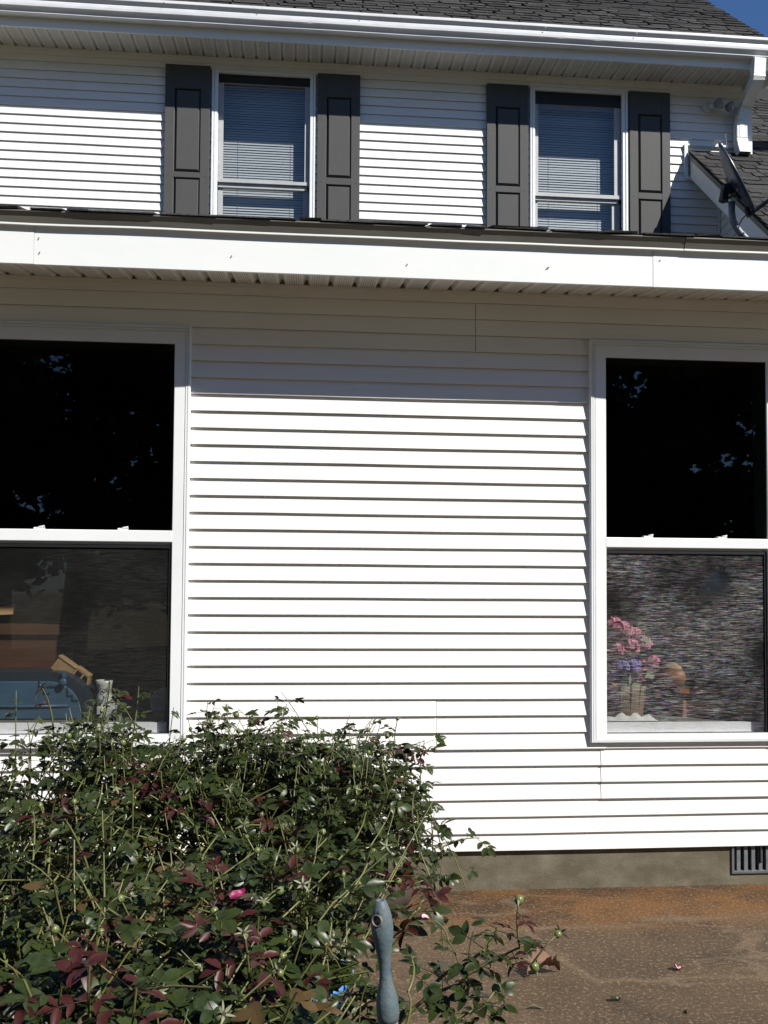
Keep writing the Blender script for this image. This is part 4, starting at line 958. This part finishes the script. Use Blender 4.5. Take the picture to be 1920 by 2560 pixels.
# overhang at the right by the foundation
pxshoot([(960, 2080, 0), (1100, 2120, 0), (1200, 2095, .02)], 2.6, 5, rad=(.003, .0014), size=.75)
pxshoot([(960, 2000, 0), (1040, 2040, 0), (1075, 2105, 0)], 2.6, 6, rad=(.003, .0014), size=.85)
pxshoot([(970, 2120, 0), (1050, 2170, 0), (1100, 2240, 0)], 2.55, 6, rad=(.003, .0014), size=.9)
pxshoot([(960, 1950, 0), (1045, 1910, 0), (1060, 1850, 0)], 2.6, 6, rad=(.003, .0014), size=.85)
pxshoot([(930, 2180, 0), (1010, 2215, 0), (1060, 2200, 0)], 2.3, 4, rad=(.003, .0014), kind='r', size=.85)
pxshoot([(960, 2420, 0), (1010, 2330, 0), (1050, 2270, 0)], 1.9, 3, rad=(.0045, .003), size=.8)
pxshoot([(1035, 2300, 0), (1060, 2250, 0)], 1.9, 3, rad=(.003, .002), kind='r', size=.95)
# low branch reaching out over the slab
pxshoot([(960, 2600, 0), (1060, 2500, 0), (1150, 2420, 0)], 1.5, 2, rad=(.0042, .003), t0=.4, size=.6)
pxshoot([(1060, 2500, 0), (1150, 2460, 0), (1240, 2400, 0)], 1.5, 6, rad=(.0036, .0022), size=.62)
pxshoot([(1150, 2420, 0), (1215, 2370, 0), (1240, 2320, 0)], 1.5, 5, rad=(.003, .0018), size=.6)
pxshoot([(1100, 2560, 0), (1190, 2520, 0), (1235, 2480, 0)], 1.5, 6, rad=(.003, .0018), size=.6)
pxshoot([(1240, 2400, 0), (1300, 2370, 0), (1296, 2262, 0)], 1.5, 2, rad=(.0024, .0016), kind='r', size=.6)
pxshoot([(1240, 2400, 0), (1330, 2410, 0), (1390, 2340, 0)], 1.5, 1, rad=(.0018, .0010), size=.5)
pxshoot([(1000, 2600, 0), (1020, 2480, 0), (1030, 2400, .05)], 1.45, 2, rad=(.003, .0018), size=.6)
pxshoot([(1150, 2420, 0), (1120, 2350, 0), (1085, 2300, 0)], 1.5, 1, rad=(.002, .0012), size=.6)
# red sprays scattered over the canopy
for x, y, n in [(125, 1745, 3), (350, 1690, 4), (410, 1740, 3), (140, 1790, 3), (600, 1790, 3), (290, 1720, 2), (640, 1870, 3), (120, 1930, 2), (480, 2020, 4), (530, 2060, 5), (240, 2060, 4), (200, 2120, 3), (560, 2010, 3), (300, 2170, 3), (60, 2150, 3), (460, 1905, 3), (720, 1640, 3), (90, 1500, 2), (240, 1495, 1), (1020, 2030, 0), (640, 2180, 3), (225, 1990, 2), (20, 1700, 2)]:
    sx, sy = x*1.1573, y*1.1573
    Y = 2.7
    while Y > 1.0:                                   # walk in until the ray meets the canopy
        q = P(sx, sy, Y)
        if q.z > canopy(q.x, Y)-.0: break
        Y -= .03
    q = P(sx, sy, Y)+Vector((0, -.02, .03)); grow(q-Vector((R2.uniform(-.05, .05), -.05, .16)), q, n, .02, (.003, .002), 'r' if R2.random() < .93 else 't', .55, .8)

# leaves -> 300 single leaf parts, the rest one foliage part
def leaf_matrix(p, az, el, roll, s_):
    X = Vector((math.cos(az)*math.cos(el), math.sin(az)*math.cos(el), math.sin(el))); Zn = Vector((SUN.x*.25+R2.uniform(-.3, .3), SUN.y*.35+R2.uniform(-.3, .3), 1)); Zn = (Zn-X*Zn.dot(X)).normalized(); Yn = Zn.cross(X)
    q = Matrix(((X.x, Yn.x, Zn.x), (X.y, Yn.y, Zn.y), (X.z, Yn.z, Zn.z))) @ Matrix.Rotation(roll, 3, 'X')
    return Matrix.Translation(p) @ q.to_4x4() @ Matrix.Diagonal((s_, s_, s_, 1))
info = []
for L_ in leaves:
    p = L_[0]; d = (p-Vector((0, 0, H))).length
    if d < .62: continue
    u, v = proj(p); vis = 0 < u < 1920 and 0 < v < 2560
    depth = canopy(p.x, p.y)-p.z
    info.append(((0 if vis else 10)+max(0, depth-.02)*8+d*.5-(1.2 if L_[5] != 'g' else 0), L_))
info.sort(key=lambda q: q[0])
fo = {'g': ([], [], []), 'r': ([], [], []), 't': ([], [], [])}
for j, (sc0, (p, az, el, roll, s_, kk)) in enumerate(info):
    vi = R2.randrange(len(VAR[kk])); mt_ = leaf_matrix(p-BO, az, el, roll, s_)
    if j < 300:
        o = link('leaf', VME[kk][vi], bush); o.matrix_local = mt_
    else:
        vs, fs = VAR[kk][vi]; A_ = np.array(mt_); V_ = np.array([tuple(v) for v in vs]) @ A_[:3, :3].T+A_[:3, 3]
        V0, F0, R0 = fo[kk]; k = sum(len(a) for a in V0); V0.append(V_); F0.extend([tuple(i+k for i in f) for f in fs]); R0.extend([R2.random()]*len(vs))
for kk, nm_ in (('g', 'green_foliage'), ('r', 'red_foliage'), ('t', 'bronze_foliage')):
    V0, F0, R0 = fo[kk]
    if not V0: continue
    V_ = np.concatenate(V0); me = bpy.data.meshes.new(nm_); me.from_pydata(V_.tolist(), [], F0); me.materials.append(MAT[kk]); me.polygons.foreach_set('use_smooth', [True]*len(me.polygons))
    at = me.attributes.new('rnd', 'FLOAT', 'POINT'); at.data.foreach_set('value', R0); me.update(); tag(link(nm_, me, bush), kind='stuff')
tag(link('shoots', MB().add([Vector(v)-BO for v in shoots.v], shoots.f).mesh('shoots', m_shoot, True), bush), kind='stuff')
# hips and spent flowers on the shoot tips
hipme = MB().lathe([(.001, -.001), (.004, 0), (.0075, .004), (.0088, .009), (.0075, .014), (.004, .017), (.001, .018)], (0, 0, 0), 12).mesh('rose_hip', m_hip, True)
def star(n, L, up_, rs):
    r = random.Random(rs); mb = MB()
    for i in range(n):
        a = 2*math.pi*i/n+r.uniform(-.25, .25); d = Vector((math.cos(a), math.sin(a), up_+r.uniform(-.3, .3))).normalized(); v, f = leaflet(Vector((0, 0, .016)), d, Vector((0, 0, 1)), L*r.uniform(.8, 1.15), L*.26, .3, r.uniform(-.2, .5)); mb.add(v, f)
    return mb
starme = [star(5, .021, u_, i).mesh('sepals', m_sepal) for i, u_ in enumerate((.1, -.5, .6, -.2))]
cenme = MB().lathe([(.001, .012), (.0045, .014), (.005, .017), (.003, .020)], (0, 0, 0), 8).mesh('flower_centre', m_seed, True)
cnt = 0
for p, d, tl_ in sorted(tips, key=lambda q: (q[0]-Vector((0, 0, H))).length):
    u, v = proj(p)
    if not (-20 < u < 1940 and v < 2600): continue
    if R2.random() < (.75 if tl_ else .14):
        rot = d.to_track_quat('Z', 'Y').to_euler(); s_ = R2.uniform(.5, .7) if tl_ else R2.uniform(.55, .95)
        h_ = link('rose_hip', hipme, bush, loc=p-BO, rot=rot, scale=(s_, s_, s_))
        link('sepals', R2.choice(starme), h_)
        if R2.random() < .5: link('flower_centre', cenme, h_)
        cnt += 1
        if cnt > 130: break

# ------------------------------------------------------------------ tool handle in front of the bush
m_grip = M('weathered_blue_rubber', (.060, .098, .122), (.105, .130, .130), rough=.55, scale=35, lo=.3, hi=.7, bump=.35, bscale=120, spec=.4)
m_grip2 = M('bare_worn_rim', (.15, .145, .13), (.11, .095, .085), rough=.6, scale=60)
YT = 1.12
tp = P(951, 2250, YT); bt = P(971, 2551, YT); axis = (tp-bt).normalized(); Lg = (tp-bt).length
root = bt-axis*((bt.z+.05)/axis.z)
tool = empty('garden_tool', (root.x, root.y, 0), 'weathered blue rubber tool handle with hanging hole standing before the bush', 'tool handle')
TO = Vector((root.x, root.y, 0)); k = YT/F*.5
prof = [(27, -4), (27.5, 0), (28, 40), (27.5, 60), (25, 85), (19, 112), (15.5, 135), (15, 150), (16, 168), (20, 195), (24.5, 215), (26.8, 235), (26.5, 252), (24.5, 268), (21, 282), (17, 292), (13, 299), (11, 302), (8, 301.5), (7, 298)]
prof = [(20, -3), (25, 0), (27.5, 15), (28, 35), (26.5, 55), (22, 75), (16, 100), (14.2, 122), (14.8, 145), (18, 168), (22.5, 190), (26, 212), (27.5, 232), (26.5, 252), (24, 268), (20.5, 282), (16.5, 292), (13.5, 299), (11.5, 302), (8, 301.5), (7, 298)]
hd = MB().lathe([(r*YT/F, h*Lg/302) for r, h in prof], bt-TO, 28, axis)
go = link('grip', hd.mesh('grip', m_grip, True), tool)
sx_ = Vector((1, 0, 0)); hc = P(940, 2299, YT)
hdir = Vector((-.55, -.82, .12)).normalized()
c_ax = bt+axis*((hc-bt).dot(axis))
cut = MB().tube([c_ax-hdir*.05-TO, c_ax+hdir*.05-TO], .0058, 20).mesh('cut', None)
# boolean needs a helper, so cut the hole through real mesh data now
co = bpy.data.objects.new('cut', cut); col.objects.link(co); co.parent = tool
bm_ = go.modifiers.new('hole', 'BOOLEAN'); bm_.object = co; bm_.operation = 'DIFFERENCE'; bm_.solver = 'EXACT'
dg = bpy.context.evaluated_depsgraph_get(); dg.update(); nm_ = bpy.data.meshes.new_from_object(go.evaluated_get(dg)); go.modifiers.clear(); go.data = nm_
bpy.data.objects.remove(co)
go.data.materials.clear(); go.data.materials.append(m_grip)
link('hole_rim', MB().lathe([(.0054, -.004), (.0056, .0008), (.0064, .0012), (.0072, .0004), (.0074, -.002)], c_ax+hdir*.0122-TO, 24, hdir, False).mesh('hole_rim', m_grip2, True), tool)
link('collar', MB().lathe([(.0098, 0), (.0118, .002), (.0118, .010), (.0098, .0125)], bt-axis*.0128-TO, 20, axis).mesh('collar', m_grip2, True), tool)
link('shaft', MB().tube([root-TO-Vector((0, 0, .02)), bt-axis*.012-TO], .0095, 12).mesh('shaft', m_tanwood, True), tool)

# ------------------------------------------------------------------ small things on and behind the bush
m_petal = M('magenta_petal', (.17, .006, .05), (.24, .015, .075), rough=.5, scale=60); m_petal2 = M('pale_pink_petal', (.75, .22, .34), (.8, .45, .5), rough=.5, scale=50)
def petal(name, loc, L, wd, mat, rot, label, cat='petal'):
    o = empty(name, loc, label, cat); mb = MB(); n, m = 6, 5
    for i in range(n+1):
        for j in range(m+1):
            t = i/n; s_ = (j/m-.5)*2; hw_ = wd*.5*math.sin(math.pi*min(.98, .12+.8*t))**.6; mb.v.append((L*(t-.5), s_*hw_, .22*wd*s_*s_+.12*L*math.sin(t*6)+.25*L*(t-.5)**2))
    for i in range(n):
        for j in range(m): a = i*(m+1)+j; mb.f.append((a, a+m+1, a+m+2, a+1))
    q = link('blade', mb.mesh('blade', mat, True), o, rot=rot); return o
pp = P(598, 2253, 1.5); petal('rose_petal', pp+Vector((0, -.03, .02)), .027, .014, m_petal, (.55, -.35, .5), 'bright magenta petal caught on the rose bush')
q = G(1066, 2298); petal('rose_petal', (q.x, q.y, .006), .036, .03, m_petal2, (.2, 0, .3), 'pink petal lying on brown concrete close to the rose bush')
q = G(1694, 2426); petal('rose_petal', (q.x, q.y, .008), .034, .034, m_petal2, (.3, .2, 1.2), 'crumpled pink petal lying alone on the open brown concrete')
q = G(1538, 2502); petal('green_leaf', (q.x, q.y, .006), .045, .02, m_leaf, (.3, .1, .5), 'small green leaf lying on the open brown concrete', 'leaf')
q = G(1345, 2522); petal('dead_twig', (q.x, q.y, .004), .06, .012, m_cane, (.1, 0, .1), 'small dark twig scrap lying on brown concrete', 'twig')
q = G(1718, 2532); petal('brown_leaf_scrap', (q.x, q.y, .004), .03, .014, m_cane, (.2, .1, 1.3), 'tiny brown leaf scrap near the crumpled pink petal', 'leaf')
# dry curled oak leaf
m_dry = M('dry_brown_leaf', (.16, .08, .04), (.10, .05, .028), rough=.7, scale=30)
q = G(1360, 2440); dl = empty('dry_leaf', (q.x, q.y, 0), 'curled dry brown leaf lying on the concrete beside the low rose branch', 'leaf')
mb = MB(); n = 12; hwv = [.01, .022, .045, .03, .055, .038, .06, .042, .058, .036, .04, .02, .004]
for i in range(n+1):
    t = i/n; x = .135*(t-.5)
    for s_ in (-1, -.5, 0, .5, 1): mb.v.append((x, s_*hwv[i]*.75, .012+.05*abs(s_)**1.6*hwv[i]/.06+.05*t*(1-t)*2+.006*math.sin(i*2.1+s_*3)))
for i in range(n):
    for j in range(4): a = i*5+j; mb.f.append((a, a+5, a+6, a+1))
link('blade', mb.mesh('blade', m_dry, True), dl, rot=(0, 0, .35)); link('stalk', MB().tube([(-.10, 0, .012), (-.135, .004, .006), (-.16, .01, .012)], .0018, 5).mesh('stalk', m_cane), dl, rot=(0, 0, .35))
# blue bucket and clay pot half hidden by the bush
m_bucket = M('blue_bucket_plastic', (.05, .17, .48), (.06, .20, .52), rough=.4, scale=8)
bu = empty('blue_bucket', (.0, 2.55, 0), 'bright blue plastic bucket mostly hidden among the rose stems', 'bucket')
link('shell', MB().lathe([(.11, 0), (.14, .30), (.15, .30), (.15, .315), (.135, .315), (.105, .01)], (0, 0, 0), 28).mesh('shell', m_bucket, True), bu)
link('handle', MB().tube([(.147*math.cos(a), -.05*math.sin(a)-.02, .30+.09*math.sin(a)) for a in [math.pi*i/10 for i in range(11)]], .004, 6).mesh('handle', m_mast), bu)
m_clay = M('old_terracotta', (.075, .045, .03), (.05, .034, .025), rough=.85, scale=25)
cpx = P(930, 2235, 3.9)
cp = empty('clay_pot', (cpx.x, 3.86, 0), 'old terracotta pot lying on its side against the foundation behind the bush', 'pot')
ax_ = Vector((-.85, -.5, .12)).normalized()
link('pot_wall', MB().lathe([(.065, -.16), (.092, 0), (.104, 0), (.106, .03), (.090, .032), (.086, .0), (.058, -.14)], (0, 0, .108), 28, ax_).mesh('pot_wall', m_clay, True), cp)
link('rim_band', MB().lathe([(.1062, .002), (.110, .006), (.110, .024), (.1062, .030)], (0, 0, .108), 28, ax_).mesh('rim_band', m_clay, True), cp)

# ------------------------------------------------------------------ trees across the yard (mirrored in the windows)
m_bark = M('grey_bark', (.09, .075, .06), (.05, .04, .03), rough=.95, scale=12, stretch=(4, 4, 1), bump=.5, bscale=20)
m_tleaf = leaf_mat('tree_leaf', (.022, .040, .014), (.05, .075, .02), (.05, .07, .03), .5, .12)
R3 = random.Random(3)
TL = ['broad leafy tree at the far edge of the lawn facing the house', 'tall leafy tree with forked trunk on the lawn facing the house', 'rounded dense tree facing the house', 'slender tall tree facing the house', 'wide low tree facing the house', 'dark tall oak like tree facing the house', 'small bushy tree facing the house', 'very tall leaning tree facing the house', 'tall tree behind the forked tree facing the house', 'tall full crowned tree in the back row facing the house', 'tall narrow crowned tree in the back row facing the house']
for i, (x, y, h, rw) in enumerate([(-9.5, -9.5, 11, 3.2), (-4.6, -10.5, 12.5, 3.4), (.6, -11.0, 11, 3.0), (5.2, -10.5, 12, 3.2), (10.0, -11.0, 11, 3.3), (14.8, -12.5, 12.5, 3.4), (8.0, -15.0, 10, 3.3), (-14.5, -11.0, 13, 3.6), (-7.0, -13.5, 13, 3.4), (-2.0, -14.0, 13, 3.4), (3.0, -14.5, 13, 3.3)]):
    tr = empty('tree', (x, y, 0), TL[i], 'tree', 'trees across the yard'); TB = MB()
    top = Vector((R3.uniform(-.5, .5), R3.uniform(-.5, .5), h*.9)); tpts = [top*t+Vector((.2*math.sin(t*5+i), .2*math.cos(t*4), 0))*t for t in (0, .2, .4, .6, .8, 1)]
    TB.tube(tpts, [.30, .23, .18, .13, .08, .03], 9); cl_ = []
    for j in range(16):
        t = .12+.85*j/16; b0 = top*t; a = j*2.4+i; L_ = rw*(1.05-.75*abs(t-.5))*R3.uniform(.75, 1.1); e = b0+Vector((math.cos(a)*L_, math.sin(a)*L_, L_*.35)); TB.tube([b0, b0.lerp(e, .5)+Vector((0, 0, .12)), e], [.09*(1.1-t), .05*(1.1-t), .012], 5)
        for q in range(8): cl_.append(b0.lerp(e, R3.uniform(.35, 1.08))+Vector((R3.gauss(0, .45), R3.gauss(0, .45), R3.gauss(0, .38))))
    link('trunk', TB.mesh('trunk', m_bark, True), tr)
    V_ = []; F_ = []; A_ = []
    for c in cl_:
        sz = R3.uniform(.35, .75); rv = R3.random()
        for q in range(115):
            p = c+Vector((R3.gauss(0, sz*.6), R3.gauss(0, sz*.6), R3.gauss(0, sz*.45))); u = Vector((R3.gauss(0, 1), R3.gauss(0, 1), R3.gauss(0, .6))).normalized()*R3.uniform(.11, .19); v = u.orthogonal().normalized()*u.length*.6
            k = len(V_); V_ += [tuple(p-u), tuple(p-v), tuple(p+u), tuple(p+v)]; F_.append((k, k+1, k+2, k+3)); A_ += [min(1, max(0, rv+R3.uniform(-.2, .2)))]*4
    me = bpy.data.meshes.new('crown'); me.from_pydata(V_, [], F_); me.materials.append(m_tleaf); at = me.attributes.new('rnd', 'FLOAT', 'POINT'); at.data.foreach_set('value', A_); me.update()
    tag(link('crown', me, tr), kind='stuff')
